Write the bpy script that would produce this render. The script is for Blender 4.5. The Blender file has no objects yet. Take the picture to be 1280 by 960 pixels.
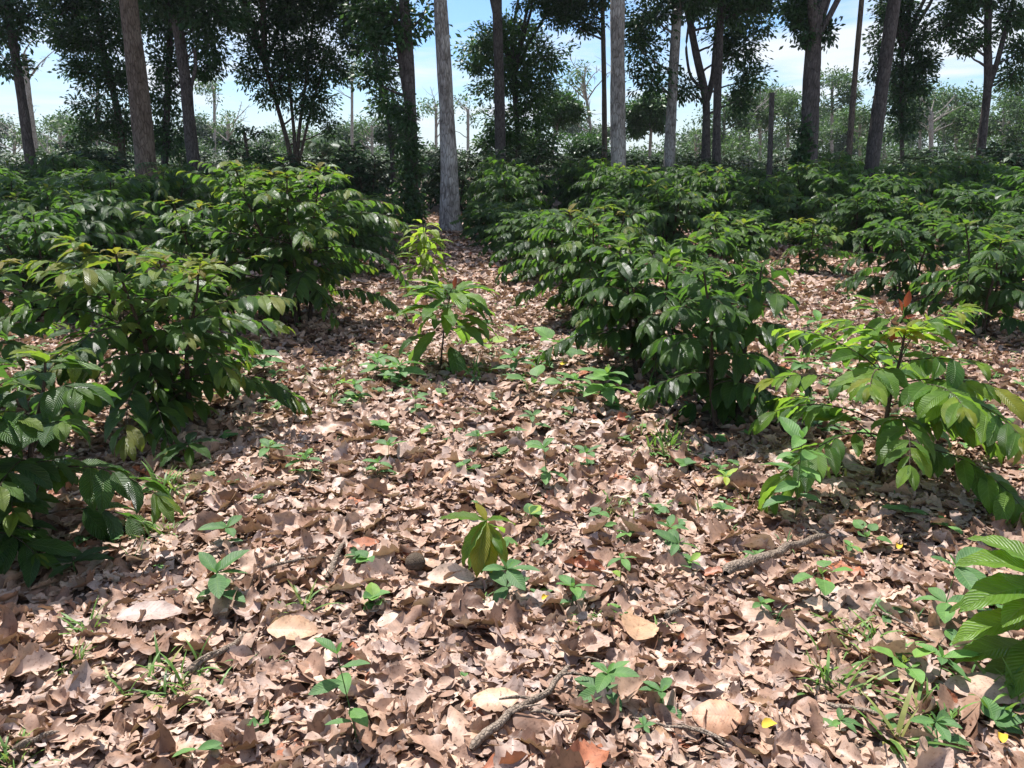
import bpy, math, numpy as np
from mathutils import Vector
R = math.radians
sc = bpy.context.scene
COL = sc.collection

# ---------------------------------------------------------------- camera, world, sun, exposure
EYE = 1.6
PITCH = R(16.3)
F = 960.0                                   # focal length in pixels of the 1280-wide photo
cd = bpy.data.cameras.new('camera'); cam = bpy.data.objects.new('camera', cd); COL.objects.link(cam)
cam.location = (0, 0, EYE); cam.rotation_euler = (R(90) - PITCH, 0, 0)
cd.sensor_width = 36; cd.lens = 27.0; cd.clip_end = 2000; cd.clip_start = 0.05
sc.camera = cam
SUN_EL, SUN_AZ = 64, -28                    # azimuth from +Y (away), negative = left
SUN_DIR = Vector((math.cos(R(SUN_EL)) * math.sin(R(SUN_AZ)), math.cos(R(SUN_EL)) * math.cos(R(SUN_AZ)), math.sin(R(SUN_EL))))
w = bpy.data.worlds.new('World'); sc.world = w; w.use_nodes = True
nt = w.node_tree; nt.nodes.clear()
def N(nt, t, **kw):
    n = nt.nodes.new(t)
    for k, v in kw.items():
        if k.startswith('i_'):
            n.inputs[k[2:].replace('_', ' ')].default_value = v
        else: setattr(n, k, v)
    return n
def LK(nt, a, b): nt.links.new(a, b)
sky = N(nt, 'ShaderNodeTexSky', sky_type='NISHITA', sun_disc=False, sun_elevation=R(SUN_EL), sun_rotation=R(SUN_AZ), altitude=50, air_density=1.0, dust_density=0.4, ozone_density=2.0)
tc = N(nt, 'ShaderNodeTexCoord'); sep = N(nt, 'ShaderNodeSeparateXYZ'); LK(nt, tc.outputs['Generated'], sep.inputs[0])
zz = N(nt, 'ShaderNodeMath', operation='ADD', i_Value=0); LK(nt, sep.outputs['Z'], zz.inputs[0]); zz.inputs[1].default_value = 0.10
mx_ = N(nt, 'ShaderNodeMath', operation='MAXIMUM'); LK(nt, zz.outputs[0], mx_.inputs[0]); mx_.inputs[1].default_value = 0.03
dv = N(nt, 'ShaderNodeVectorMath', operation='DIVIDE'); LK(nt, tc.outputs['Generated'], dv.inputs[0])
cb = N(nt, 'ShaderNodeCombineXYZ'); 
for k in range(3): LK(nt, mx_.outputs[0], cb.inputs[k])
LK(nt, cb.outputs[0], dv.inputs[1])
no = N(nt, 'ShaderNodeTexNoise', noise_dimensions='3D', i_Scale=0.75, i_Detail=9.0, i_Roughness=0.58, i_Distortion=0.35)
LK(nt, dv.outputs[0], no.inputs['Vector'])
cr = N(nt, 'ShaderNodeMapRange', i_From_Min=0.43, i_From_Max=0.62); LK(nt, no.outputs[0], cr.inputs['Value'])
hz = N(nt, 'ShaderNodeMapRange', i_From_Min=0.0, i_From_Max=0.10, i_To_Min=0.7, i_To_Max=0.0); LK(nt, sep.outputs['Z'], hz.inputs['Value'])
mxx = N(nt, 'ShaderNodeMath', operation='MAXIMUM'); LK(nt, cr.outputs[0], mxx.inputs[0]); LK(nt, hz.outputs[0], mxx.inputs[1])
mix = N(nt, 'ShaderNodeMix', data_type='RGBA'); LK(nt, mxx.outputs[0], mix.inputs[0]); 
tn = N(nt, 'ShaderNodeMix', data_type='RGBA', blend_type='MULTIPLY'); tn.inputs[0].default_value = 1.0; LK(nt, sky.outputs[0], tn.inputs[6]); tn.inputs[7].default_value = (0.62, 0.79, 0.99, 1)
LK(nt, tn.outputs[2], mix.inputs[6])
mix.inputs[7].default_value = (5.3, 5.7, 6.2, 1)
bg = N(nt, 'ShaderNodeBackground', i_Strength=0.10); LK(nt, mix.outputs[2], bg.inputs[0])
wo = N(nt, 'ShaderNodeOutputWorld'); LK(nt, bg.outputs[0], wo.inputs[0])
sl = bpy.data.lights.new('sun', 'SUN'); so = bpy.data.objects.new('sun', sl); COL.objects.link(so)
sl.energy = 5.0; sl.angle = R(0.53); sl.color = (1.0, 0.96, 0.92)
so.rotation_euler = (-SUN_DIR).to_track_quat('-Z', 'Y').to_euler(); so.location = (-10, 20, 40)
sc.view_settings.view_transform = 'Standard'; sc.view_settings.look = 'None'
sc.view_settings.exposure = 0.87; sc.view_settings.gamma = 1.0
sc.render.engine = 'CYCLES'
cy = sc.cycles
cy.max_bounces = 6; cy.diffuse_bounces = 3; cy.glossy_bounces = 2; cy.transmission_bounces = 4; cy.volume_bounces = 0
cy.caustics_reflective = False; cy.caustics_refractive = False; cy.use_denoising = True
cy.sample_clamp_indirect = 6.0

# ---------------------------------------------------------------- helpers
FW = np.array([0, math.cos(PITCH), -math.sin(PITCH)]); UP = np.array([0, math.sin(PITCH), math.cos(PITCH)])
def ray(px, py):
    return FW * F + np.array([1.0, 0, 0]) * (px - 640) + UP * (480 - py)
def gp(px, py):                              # where the photo's pixel meets the ground
    d = ray(px, py); t = EYE / -d[2]; return np.array([d[0] * t, d[1] * t, 0.0])
def at(px, py, Y):                           # the point of that sight line that stands Y metres away
    d = ray(px, py); t = Y / d[1]; return np.array([d[0] * t, Y, EYE + d[2] * t])
def ppm(Y): return F / (Y * math.cos(PITCH) + EYE * math.sin(PITCH))      # pixels per metre near the ground at Y
def gz(x, y):
    a = 0.020 * np.sin(2.1 * x + 0.7 * y) + 0.018 * np.sin(1.3 * y - 1.7 * x + 1) + 0.012 * np.sin(4.3 * x + 1.9) * np.sin(3.7 * y)
    r = np.sqrt(x * x + y * y); return a * np.clip((40 - r) / 30, 0, 1)
def onground(p): return np.array([p[0], p[1], float(gz(p[0], p[1]))])
def unit(v): return v / np.maximum(np.linalg.norm(v, axis=-1, keepdims=True), 1e-9)

class MB:
    """collects quads (with uv and a tint per vertex) and links them as ONE mesh"""
    def __init__(s): s.v = []; s.q = []; s.uv = []; s.t = []; s.n = 0
    def add(s, v, q, uv, t):
        s.v.append(v); s.q.append(q + s.n); s.uv.append(uv); s.t.append(t); s.n += len(v)
    def inst(s, tpl, pos, X, Z, size, tint, wid=1.0):
        """copies of a leaf template: X leaf direction, Z its upper side"""
        tv, tq, tuv = tpl
        pos = np.atleast_2d(pos); n = len(pos)
        if n == 0: return
        X = unit(np.atleast_2d(X)); Y = unit(np.cross(np.atleast_2d(Z), X)); Z = np.cross(X, Y)
        size = np.broadcast_to(size, (n,)); wid = np.broadcast_to(wid, (n,))
        V = (X[:, None, :] * tv[None, :, 0:1] + Y[:, None, :] * (tv[None, :, 1:2] * wid[:, None, None]) + Z[:, None, :] * tv[None, :, 2:3]) * size[:, None, None] + pos[:, None, :]
        k = len(tv)
        Q = tq[None] + (np.arange(n) * k)[:, None, None]
        s.add(V.reshape(-1, 3), Q.reshape(-1, 4), np.tile(tuv, (n, 1)), np.repeat(np.broadcast_to(tint, (n,)), k))
    def tube(s, pts, rad, n=7, tint=0.5, rough=0.0, seed=0):
        pts = np.asarray(pts, float); m = len(pts); rad = np.broadcast_to(rad, (m,))
        T = unit(np.gradient(pts, axis=0)); ref = np.array([0.0, 0, 1]) if abs(T[0][2]) < 0.8 else np.array([1.0, 0, 0])
        A = unit(np.cross(T, ref)); B = np.cross(T, A)
        a = np.arange(n) * 2 * math.pi / n
        rr = rad[:, None] * np.ones((1, n))
        if rough:
            g = np.random.default_rng(seed); ph = g.uniform(0, 6.28, 4)
            zc = np.arange(m)[:, None]
            rr = rr * (1 + rough * (np.sin(3 * a[None] + ph[0] + zc * .12) * .5 + np.sin(5 * a[None] + ph[1] - zc * .2) * .35 + g.normal(0, .35, (m, n))))
        V = pts[:, None] + A[:, None] * (np.cos(a)[None, :, None] * rr[..., None]) + B[:, None] * (np.sin(a)[None, :, None] * rr[..., None])
        i = np.arange(m - 1)[:, None] * n; j = np.arange(n)[None]; j2 = (j + 1) % n
        Q = np.stack([i + j, i + j2, i + n + j2, i + n + j], -1).reshape(-1, 4)
        L = np.concatenate([[0], np.cumsum(np.linalg.norm(np.diff(pts, axis=0), axis=1))])
        uv = np.stack([np.tile(np.arange(n) / n, m), np.repeat(L, n)], -1)
        s.add(V.reshape(-1, 3), Q, uv, np.full(m * n, tint))
    def build(s, name, mat, parent=None, origin=None):
        me = bpy.data.meshes.new(name)
        v = np.concatenate(s.v).astype(np.float32); q = np.concatenate(s.q).astype(np.int32); uv = np.concatenate(s.uv).astype(np.float32); t = np.concatenate(s.t).astype(np.float32)
        if origin is not None: v = v - np.asarray(origin, np.float32)
        me.vertices.add(len(v)); me.vertices.foreach_set('co', v.ravel())
        me.loops.add(q.size); me.loops.foreach_set('vertex_index', q.ravel())
        me.polygons.add(len(q)); me.polygons.foreach_set('loop_start', (np.arange(len(q)) * 4).astype(np.int32))
        me.update(calc_edges=True)
        me.polygons.foreach_set('use_smooth', np.ones(len(q), bool))
        l = me.uv_layers.new(name='UVMap'); l.data.foreach_set('uv', uv[q.ravel()].ravel())
        at_ = me.attributes.new('tint', 'FLOAT', 'POINT'); at_.data.foreach_set('value', t)
        me.materials.append(mat); me.validate()
        o = bpy.data.objects.new(name, me); COL.objects.link(o)
        if parent is not None: o.parent = parent
        if origin is not None and parent is None: o.location = Vector(origin)
        return o

def tag(o, label=None, cat=None, group=None, kind=None):
    if label: o['label'] = label
    if cat: o['category'] = cat
    if group: o['group'] = group
    if kind: o['kind'] = kind
    return o
def thing(name, label, cat, loc, group=None, rz=0, s=1):
    o = bpy.data.objects.new(name, None); COL.objects.link(o); o.location = Vector([float(c) for c in loc]); o.rotation_euler = (0, 0, rz); o.scale = (s, s, s)
    o.empty_display_size = 0.1
    return tag(o, label, cat, group)
def dup(root, loc, rz, s, label, group, szf=1):
    r = root.copy(); COL.objects.link(r); r.location = Vector([float(c) for c in loc]); r.rotation_euler = (0, 0, rz); r.scale = (s, s, s * szf)
    r['label'] = label
    if group: r['group'] = group
    for ch in list(root.children):
        c = ch.copy(); COL.objects.link(c); c.parent = r
    return r

def leaf_tpl(nu, nv, W=0.42, droop=0.6, fold=0.12, wave=0.02, wn=4.0, ph=0.0, tipw=0.02, peak=0.85, sharp=0.9, serr=0.0, ns=7, curl=0.0, twist=0.0, rs=0, corr=0.0, torn=False):
    u = np.linspace(0, 1, nu + 1); v = np.linspace(-1, 1, nv + 1)
    U, Vv = np.meshgrid(u, v, indexing='ij')
    w = 0.5 * W * (np.sin(math.pi * U ** peak) ** sharp); w = np.maximum(w, 0.5 * W * tipw)
    g = np.random.default_rng(rs)
    if serr:
        k = (U * ns + ph) % 1.0
        w = w * (1 + serr * (k - .5) * 2 * (np.abs(Vv) > 0.99) + serr * 0.6 * g.normal(0, 1, U.shape) * (np.abs(Vv) > .99))
    if torn:
        for _ in range(int(g.integers(1, 4))):
            c_, h_, sd = g.uniform(.05, .95), g.uniform(.06, .25), g.choice([-1, 1])
            w = w * (1 - g.uniform(.35, .85) * (np.abs(U - c_) < h_) * (Vv * sd > 0))
    ang = droop * (U ** 1.3); du = 1.0 / nu
    cx = np.concatenate([[0], np.cumsum(np.cos(ang[:-1, 0]) * du)]); cz = np.concatenate([[0], -np.cumsum(np.sin(ang[:-1, 0]) * du)])
    x = cx[:, None] + np.zeros_like(Vv); z0 = cz[:, None]
    y = Vv * w; zz = np.abs(Vv) * w * fold * 2
    if curl:
        rad = 1.0 / np.maximum(abs(curl), 1e-3)
        th = y / rad; y = rad * np.sin(th); zz = zz + np.sign(curl) * rad * (1 - np.cos(th))
    zz = zz + wave * np.sin(2 * math.pi * wn * U + ph + 1.5 * np.sign(Vv)) * np.abs(Vv) ** 1.5
    if corr: zz = zz + corr * np.sin(2 * math.pi * (U * 9 - 0.45 * 9 * np.abs(Vv) * W)) * (np.abs(Vv) > 0.1)
    if twist:
        a = twist * (U - .3); y, zz = y * np.cos(a) - zz * np.sin(a), y * np.sin(a) + zz * np.cos(a)
    # tilt the blade section along the bend
    X = x + zz * np.sin(ang); Z = z0 + zz * np.cos(ang)
    P = np.stack([X, y, Z], -1).reshape(-1, 3)
    i = np.arange(nu)[:, None] * (nv + 1); j = np.arange(nv)[None]
    Q = np.stack([i + j, i + nv + 1 + j, i + nv + 2 + j, i + j + 1], -1).reshape(-1, 4)
    return P, Q, np.stack([U.ravel(), Vv.ravel() * .5 + .5], -1)

# ---------------------------------------------------------------- materials
def newmat(name):
    m = bpy.data.materials.new(name); m.use_nodes = True; m.node_tree.nodes.clear(); return m, m.node_tree
def ramp(nt, fac, stops):
    r = nt.nodes.new('ShaderNodeValToRGB'); e = r.color_ramp.elements
    while len(e) > 1: e.remove(e[-1])
    e[0].position = stops[0][0]; e[0].color = (*stops[0][1], 1)
    for p, c in stops[1:]:
        k = e.new(p); k.color = (*c, 1)
    LK(nt, fac, r.inputs[0]); return r.outputs[0]
def mth(nt, op, a, b=None, c=None):
    n = nt.nodes.new('ShaderNodeMath'); n.operation = op
    for k, x in enumerate((a, b, c)):
        if x is None: continue
        if isinstance(x, (int, float)): n.inputs[k].default_value = x
        else: LK(nt, x, n.inputs[k])
    return n.outputs[0]
def mulcol(nt, a, b, fac=1.0, mode='MULTIPLY'):
    n = nt.nodes.new('ShaderNodeMix'); n.data_type = 'RGBA'; n.blend_type = mode
    if isinstance(fac, (int, float)): n.inputs[0].default_value = fac
    else: LK(nt, fac, n.inputs[0])
    for s, x in ((6, a), (7, b)):
        if isinstance(x, tuple): n.inputs[s].default_value = (*x, 1)
        else: LK(nt, x, n.inputs[s])
    return n.outputs[2]

def leaf_mat(name, stops, rough=0.36, trans=0.3, tcol=(0.16, 0.34, 0.03), veins=9.0, bump=0.5, vein_col=0.35, spec=0.5, noise=20.0):
    m, nt = newmat(name)
    at_ = N(nt, 'ShaderNodeAttribute', attribute_name='tint')
    base = ramp(nt, at_.outputs['Fac'], stops)
    tx = N(nt, 'ShaderNodeTexCoord')
    if veins:
        s = N(nt, 'ShaderNodeSeparateXYZ'); LK(nt, tx.outputs['UV'], s.inputs[0])
        av = mth(nt, 'ABSOLUTE', mth(nt, 'MULTIPLY_ADD', s.outputs[1], 2.0, -1.0))
        ph = mth(nt, 'MULTIPLY_ADD', s.outputs[0], veins, mth(nt, 'MULTIPLY', av, -veins * 0.2))
        fr = mth(nt, 'ABSOLUTE', mth(nt, 'MULTIPLY_ADD', mth(nt, 'FRACT', ph), 2.0, -1.0))    # 1 at a vein, 0 between
        line = mth(nt, 'POWER', fr, 5.0)
        mid = mth(nt, 'SUBTRACT', 1.0, mth(nt, 'MINIMUM', mth(nt, 'MULTIPLY', av, 11.0), 1.0))
        vein = mth(nt, 'MAXIMUM', mth(nt, 'MULTIPLY', line, 0.6), mid)
        base = mulcol(nt, base, (0.30, 0.45, 0.14) if vein_col > 0 else (0.12, 0.07, 0.04), mth(nt, 'MULTIPLY', vein, abs(vein_col)), 'MIX')
        hgt = mth(nt, 'SUBTRACT', mth(nt, 'SINE', mth(nt, 'MULTIPLY', fr, 3.14159)), mth(nt, 'MULTIPLY', mid, 1.2))
    nz = N(nt, 'ShaderNodeTexNoise', i_Scale=noise, i_Detail=3.0); LK(nt, tx.outputs['Object'], nz.inputs['Vector'])
    base = mulcol(nt, base, ramp(nt, nz.outputs[0], [(0.3, (0.72, 0.72, 0.72)), (0.7, (1.18, 1.15, 1.1))]))
    if name.startswith('dry_leaf'):                            # rot spots and bleached patches
        n2 = N(nt, 'ShaderNodeTexNoise', i_Scale=75.0, i_Detail=5.0, i_Roughness=0.7); LK(nt, tx.outputs['Object'], n2.inputs['Vector'])
        base = mulcol(nt, base, ramp(nt, n2.outputs[0], [(0.33, (0.45, 0.38, 0.33)), (0.46, (1, 1, 1)), (0.62, (1.0, 1.0, 1.0)), (0.75, (1.3, 1.3, 1.3))]))
    p = N(nt, 'ShaderNodeBsdfPrincipled'); LK(nt, base, p.inputs['Base Color'])
    p.inputs['Roughness'].default_value = rough; p.inputs['Specular IOR Level'].default_value = spec
    if veins and bump:
        b = N(nt, 'ShaderNodeBump', i_Strength=bump, i_Distance=bump * .008); LK(nt, hgt, b.inputs['Height']); LK(nt, b.outputs[0], p.inputs['Normal'])
    out = N(nt, 'ShaderNodeOutputMaterial')
    if trans:
        tr = N(nt, 'ShaderNodeBsdfTranslucent'); LK(nt, mulcol(nt, mulcol(nt, base, (1.6, 1.7, 1.2)), tcol, 0.35, 'MIX'), tr.inputs[0])
        ms = N(nt, 'ShaderNodeMixShader', i_Fac=trans); LK(nt, p.outputs[0], ms.inputs[1]); LK(nt, tr.outputs[0], ms.inputs[2]); LK(nt, ms.outputs[0], out.inputs[0])
    else: LK(nt, p.outputs[0], out.inputs[0])
    return m
M = {}
GREEN = [(0.0, (0.018, 0.048, 0.012)), (0.3, (0.036, 0.105, 0.022)), (0.5, (0.078, 0.185, 0.025)), (0.66, (0.15, 0.28, 0.028)), (0.76, (0.22, 0.31, 0.03)), (0.9, (0.34, 0.27, 0.035)), (1.0, (0.36, 0.085, 0.03))]
M['coffee'] = leaf_mat('glossy_coffee_leaf', GREEN, rough=0.41, trans=0.34, bump=1.0, spec=0.8)
M['coffee_far'] = leaf_mat('glossy_coffee_leaf_far', GREEN, rough=0.38, trans=0.22, veins=0, spec=0.5, noise=3.0)
M['weed'] = leaf_mat('soft_weed_leaf', [(0.0, (0.05, 0.12, 0.04)), (0.5, (0.095, 0.20, 0.072)), (0.8, (0.16, 0.33, 0.07)), (1.0, (0.36, 0.42, 0.05))], rough=0.55, trans=0.3, tcol=(0.2, 0.4, 0.08), veins=6, bump=0.3, vein_col=0.25, spec=0.3)
M['grass'] = leaf_mat('grass_blade', [(0.0, (0.07, 0.14, 0.03)), (0.6, (0.14, 0.28, 0.05)), (1.0, (0.38, 0.36, 0.12))], rough=0.5, trans=0.3, veins=0, tcol=(0.25, 0.4, 0.06))
M['tree'] = leaf_mat('tree_leaf', [(0.0, (0.018, 0.048, 0.018)), (0.5, (0.042, 0.10, 0.030)), (1.0, (0.085, 0.18, 0.042))], rough=0.45, trans=0.28, veins=0, tcol=(0.08, 0.17, 0.03), noise=1.5, spec=0.4)
M['tree_hazed'] = leaf_mat('haze_paled_tree_leaf', [(0.0, (0.022, 0.055, 0.020)), (0.5, (0.05, 0.105, 0.035)), (1.0, (0.11, 0.20, 0.055))], rough=0.5, trans=0.3, veins=0, tcol=(0.16, 0.28, 0.06), noise=0.8, spec=0.35)  # distance haze painted into the leaf colour: paler than the nearer trees
M['bright'] = leaf_mat('bright_sapling_leaf', [(0.0, (0.08, 0.2, 0.03)), (0.6, (0.15, 0.33, 0.035)), (1.0, (0.28, 0.42, 0.04))], rough=0.42, trans=0.4, tcol=(.3, .55, .05), bump=.35, spec=.5)
M['young'] = leaf_mat('thin_young_leaf', GREEN, rough=0.42, trans=0.5, tcol=(.35, .5, .05), bump=.6, spec=.5)
M['flush'] = leaf_mat('rust_red_young_leaf', [(0.0, (0.30, 0.07, 0.03)), (1.0, (0.30, 0.07, 0.03))], rough=0.4, trans=0.3, tcol=(.6, .12, .03), veins=9, vein_col=-.1, bump=.5)
M['hedge'] = leaf_mat('shade_darkened_hedge_leaf', [(0.0, (0.012, 0.034, 0.012)), (0.5, (0.030, 0.075, 0.018)), (1.0, (0.07, 0.13, 0.03))], rough=0.5, trans=0.15, veins=0, spec=0.3, noise=2.0, tcol=(.08, .17, .03))  # canopy shade painted into the leaf colour: darker and duller than the coffee green
M['yellow'] = leaf_mat('yellow_petal', [(0.0, (0.75, 0.5, 0.05)), (1.0, (0.85, 0.62, 0.08))], rough=0.5, trans=0.2, veins=0, tcol=(0.8, 0.6, 0.1))
DRY = [(p_, tuple(min(.62, c_ * f_) for c_, f_ in zip(q_, (1.17, 1.12, 1.10)))) for p_, q_ in [(0.0, (0.085, 0.045, 0.030)), (0.15, (0.19, 0.115, 0.080)), (0.35, (0.34, 0.225, 0.165)), (0.55, (0.42, 0.300, 0.225)), (0.72, (0.35, 0.275, 0.245)), (0.85, (0.50, 0.385, 0.30)), (0.92, (0.54, 0.42, 0.33)), (0.95, (0.44, 0.285, 0.175)), (1.0, (0.33, 0.13, 0.07))]]
M['dry'] = leaf_mat('dry_leaf', DRY, rough=0.5, trans=0.10, tcol=(0.5, 0.3, 0.15), veins=7, bump=0.13, vein_col=-0.15, spec=0.4, noise=26.0)
M['dry_far'] = leaf_mat('dry_leaf_far', DRY, rough=0.55, trans=0.08, tcol=(0.5, 0.3, 0.15), veins=0, spec=0.3, noise=8.0)

def bark_mat(name, c1, c2, c3, scale=6.0, stretch=0.25, bump=0.6, lichen=0.35):
    m, nt = newmat(name)
    tx = N(nt, 'ShaderNodeTexCoord'); mp = N(nt, 'ShaderNodeMapping'); mp.inputs['Scale'].default_value = (1, 1, stretch); LK(nt, tx.outputs['Object'], mp.inputs[0])
    n1 = N(nt, 'ShaderNodeTexNoise', i_Scale=scale * 3, i_Detail=8.0, i_Roughness=0.65); LK(nt, mp.outputs[0], n1.inputs['Vector'])
    n2 = N(nt, 'ShaderNodeTexNoise', i_Scale=scale * .5, i_Detail=6.0); LK(nt, tx.outputs['Object'], n2.inputs['Vector'])
    vo = N(nt, 'ShaderNodeTexVoronoi', feature='DISTANCE_TO_EDGE', i_Scale=scale * 3.2); LK(nt, mp.outputs[0], vo.inputs['Vector'])
    base = ramp(nt, n1.outputs[0], [(0.3, c1), (0.55, c2), (0.75, c3)])
    pl = ramp(nt, n2.outputs[0], [(0.42, (0, 0, 0)), (0.62, (1, 1, 1))])
    base = mulcol(nt, base, c3, mth(nt, 'MULTIPLY', pl, lichen), 'MIX')
    crk = ramp(nt, vo.outputs['Distance'], [(0.0, (0.35, 0.33, 0.3)), (0.12, (1, 1, 1))])
    base = mulcol(nt, base, crk, 0.8)
    p = N(nt, 'ShaderNodeBsdfPrincipled', i_Roughness=0.9); LK(nt, base, p.inputs['Base Color']); p.inputs['Specular IOR Level'].default_value = 0.2
    h = mth(nt, 'ADD', n1.outputs[0], mth(nt, 'MINIMUM', mth(nt, 'MULTIPLY', vo.outputs['Distance'], 5.0), 1.0))
    b = N(nt, 'ShaderNodeBump', i_Strength=bump, i_Distance=0.03); LK(nt, h, b.inputs['Height']); LK(nt, b.outputs[0], p.inputs['Normal'])
    out = N(nt, 'ShaderNodeOutputMaterial'); LK(nt, p.outputs[0], out.inputs[0]); return m
M['bark_grey'] = bark_mat('grey_bark', (0.11, 0.095, 0.085), (0.29, 0.26, 0.235), (0.56, 0.53, 0.49), lichen=0.6)
M['bark_dark'] = bark_mat('dark_bark', (0.05, 0.042, 0.04), (0.11, 0.092, 0.085), (0.20, 0.175, 0.16), lichen=0.3)
M['bark_brown'] = bark_mat('brown_bark', (0.075, 0.055, 0.042), (0.15, 0.115, 0.09), (0.26, 0.21, 0.17))
M['bark_pale'] = bark_mat('pale_bark', (0.28, 0.25, 0.21), (0.42, 0.39, 0.34), (0.58, 0.55, 0.5))
M['stem'] = bark_mat('coffee_stem_bark', (0.04, 0.028, 0.02), (0.085, 0.06, 0.045), (0.15, 0.11, 0.085), scale=30, bump=0.3)
M['green_stem'] = bark_mat('green_stem', (0.05, 0.10, 0.03), (0.08, 0.15, 0.04), (0.12, 0.18, 0.06), scale=40, bump=0.1)
M['twig'] = bark_mat('dead_twig_bark', (0.14, 0.10, 0.075), (0.26, 0.20, 0.15), (0.42, 0.34, 0.27), scale=25, bump=0.5)
M['pod'] = bark_mat('seed_pod_skin', (0.07, 0.05, 0.035), (0.15, 0.11, 0.08), (0.22, 0.17, 0.12), scale=60, stretch=1, bump=0.6)

m, nt = newmat('forest_soil'); M['soil'] = m
tx = N(nt, 'ShaderNodeTexCoord')
n1 = N(nt, 'ShaderNodeTexNoise', i_Scale=9.0, i_Detail=10.0, i_Roughness=0.7); LK(nt, tx.outputs['Object'], n1.inputs['Vector'])
n2 = N(nt, 'ShaderNodeTexNoise', i_Scale=0.35, i_Detail=4.0); LK(nt, tx.outputs['Object'], n2.inputs['Vector'])
vo = N(nt, 'ShaderNodeTexVoronoi', i_Scale=14.0, i_Randomness=1.0); LK(nt, tx.outputs['Object'], vo.inputs['Vector'])
c1 = ramp(nt, n1.outputs[0], [(0.3, (0.035, 0.022, 0.015)), (0.55, (0.10, 0.062, 0.042)), (0.75, (0.2, 0.135, 0.1))])
c2 = ramp(nt, vo.outputs['Color'], [(0.1, (0.07, 0.045, 0.03)), (0.5, (0.20, 0.135, 0.1)), (0.9, (0.33, 0.24, 0.18))])
c3 = mulcol(nt, c1, c2, 0.5, 'MIX')
p = N(nt, 'ShaderNodeBsdfPrincipled', i_Roughness=0.95); LK(nt, c3, p.inputs['Base Color'])
b = N(nt, 'ShaderNodeBump', i_Strength=0.8, i_Distance=0.03); LK(nt, n1.outputs[0], b.inputs['Height']); LK(nt, b.outputs[0], p.inputs['Normal'])
o_ = N(nt, 'ShaderNodeOutputMaterial'); LK(nt, p.outputs[0], o_.inputs[0])

# ---------------------------------------------------------------- ground
def ground():
    xs = np.concatenate([[-600, -300, -150, -80, -50], np.arange(-30, 30.01, 0.25), [50, 80, 150, 300, 600]])
    ys = np.concatenate([[-300, -100, -30, -10], np.arange(-4, 40.01, 0.25), [55, 80, 120, 200, 400, 900]])
    X, Y = np.meshgrid(xs, ys, indexing='ij'); Z = gz(X, Y)
    n, k = X.shape
    i = np.arange(n - 1)[:, None] * k; j = np.arange(k - 1)[None]
    Q = np.stack([i + j, i + k + j, i + k + 1 + j, i + j + 1], -1).reshape(-1, 4)
    mb = MB(); mb.add(np.stack([X, Y, Z], -1).reshape(-1, 3), Q, np.zeros((n * k, 2)), np.zeros(n * k))
    tag(mb.build('ground', M['soil']), kind='structure')
ground()

# ---------------------------------------------------------------- leaf litter
rg = np.random.default_rng(11)
def litter_tpls(nu, nv, cnt, seed):
    g = np.random.default_rng(seed); T = []
    for k in range(cnt):
        c = g.choice([0.0, 1.0, 2.0, 3.5, -1.5, -3.0, 6.0, 9.0], p=[.16, .17, .16, .13, .15, .1, .08, .05])
        T.append(leaf_tpl(nu, nv, torn=g.random() < .45, W=g.uniform(.40, .74), droop=g.normal(0.0, 0.75), fold=g.normal(.12, .22), wave=g.uniform(.015, .055), wn=g.uniform(1.5, 4.5), ph=g.uniform(0, 6), tipw=.06, peak=g.uniform(.75, 1.25), sharp=g.uniform(.6, .95), serr=g.uniform(.05, .18), ns=nu // 2, curl=c * 1.0, twist=g.normal(0, .7), rs=int(g.integers(1e6))))
    return T
def scatter(mb, tpls, y0, y1, dens, size, seed, lift=0.045, tilt=0.38, mxs=1.8):
    g = np.random.default_rng(seed)
    hw = lambda y: 0.74 * y + 1.3
    n = int(dens * ((hw(y0) + hw(y1)) * (y1 - y0)))
    y = g.uniform(y0, y1, n * 2); x = g.uniform(-hw(y1), hw(y1), n * 2)
    k = np.abs(x) < hw(y); y = y[k]; x = x[k]
    n = len(x); per = len(tpls)
    a = g.uniform(0, 6.283, n); ti = g.normal(0, tilt, (n, 2))
    X = np.stack([np.cos(a), np.sin(a), g.normal(0, tilt * .6, n)], -1); Z = np.stack([ti[:, 0], ti[:, 1], np.ones(n)], -1)
    flip = g.random(n) < 0.4; Z[flip] *= -1
    s = size * np.exp(g.normal(0, 0.34, n)); s = np.clip(s, size * .35, size * mxs)
    X = unit(X)
    pos = np.stack([x, y, gz(x, y) + 0.006 + g.random(n) ** 1.3 * lift], -1) - X * (s * .45)[:, None]
    pos[:, 2] = np.maximum(pos[:, 2], gz(pos[:, 0], pos[:, 1]) + 0.004)
    t = np.clip(g.beta(2.1, 1.9, n) * .92 + g.normal(0, .02, n), 0, .93); r_ = g.random(n); t[r_ < .006] = 0.95; t[r_ > .99] = 1.0; t[(r_ > .2) & (r_ < .32)] *= .3
    w = g.integers(0, per, n)
    for q in range(per):
        m_ = w == q
        mb.inst(tpls[q], pos[m_], X[m_], Z[m_], s[m_], t[m_])
litter = MB()
scatter(litter, litter_tpls(14, 6, 64, 1), 0.9, 4.3, 360, 0.112, 21, tilt=.25, lift=.035)
scatter(litter, litter_tpls(4, 2, 12, 5), 0.9, 4.3, 950, 0.043, 25, lift=.04)           # crumbs and broken bits
scatter(litter, litter_tpls(8, 4, 30, 2), 4.3, 9.5, 300, 0.095, 22, tilt=.3, mxs=1.45, lift=.035)
tag(litter.build('leaf_litter', M['dry']), 'thick layer of curled tan and brown fallen leaves covering the plantation floor', 'leaf litter', kind='stuff')
litter = MB(); scatter(litter, litter_tpls(4, 2, 20, 3), 9.5, 24, 190, 0.11, 23, tilt=.28, mxs=1.4, lift=.03)
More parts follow.
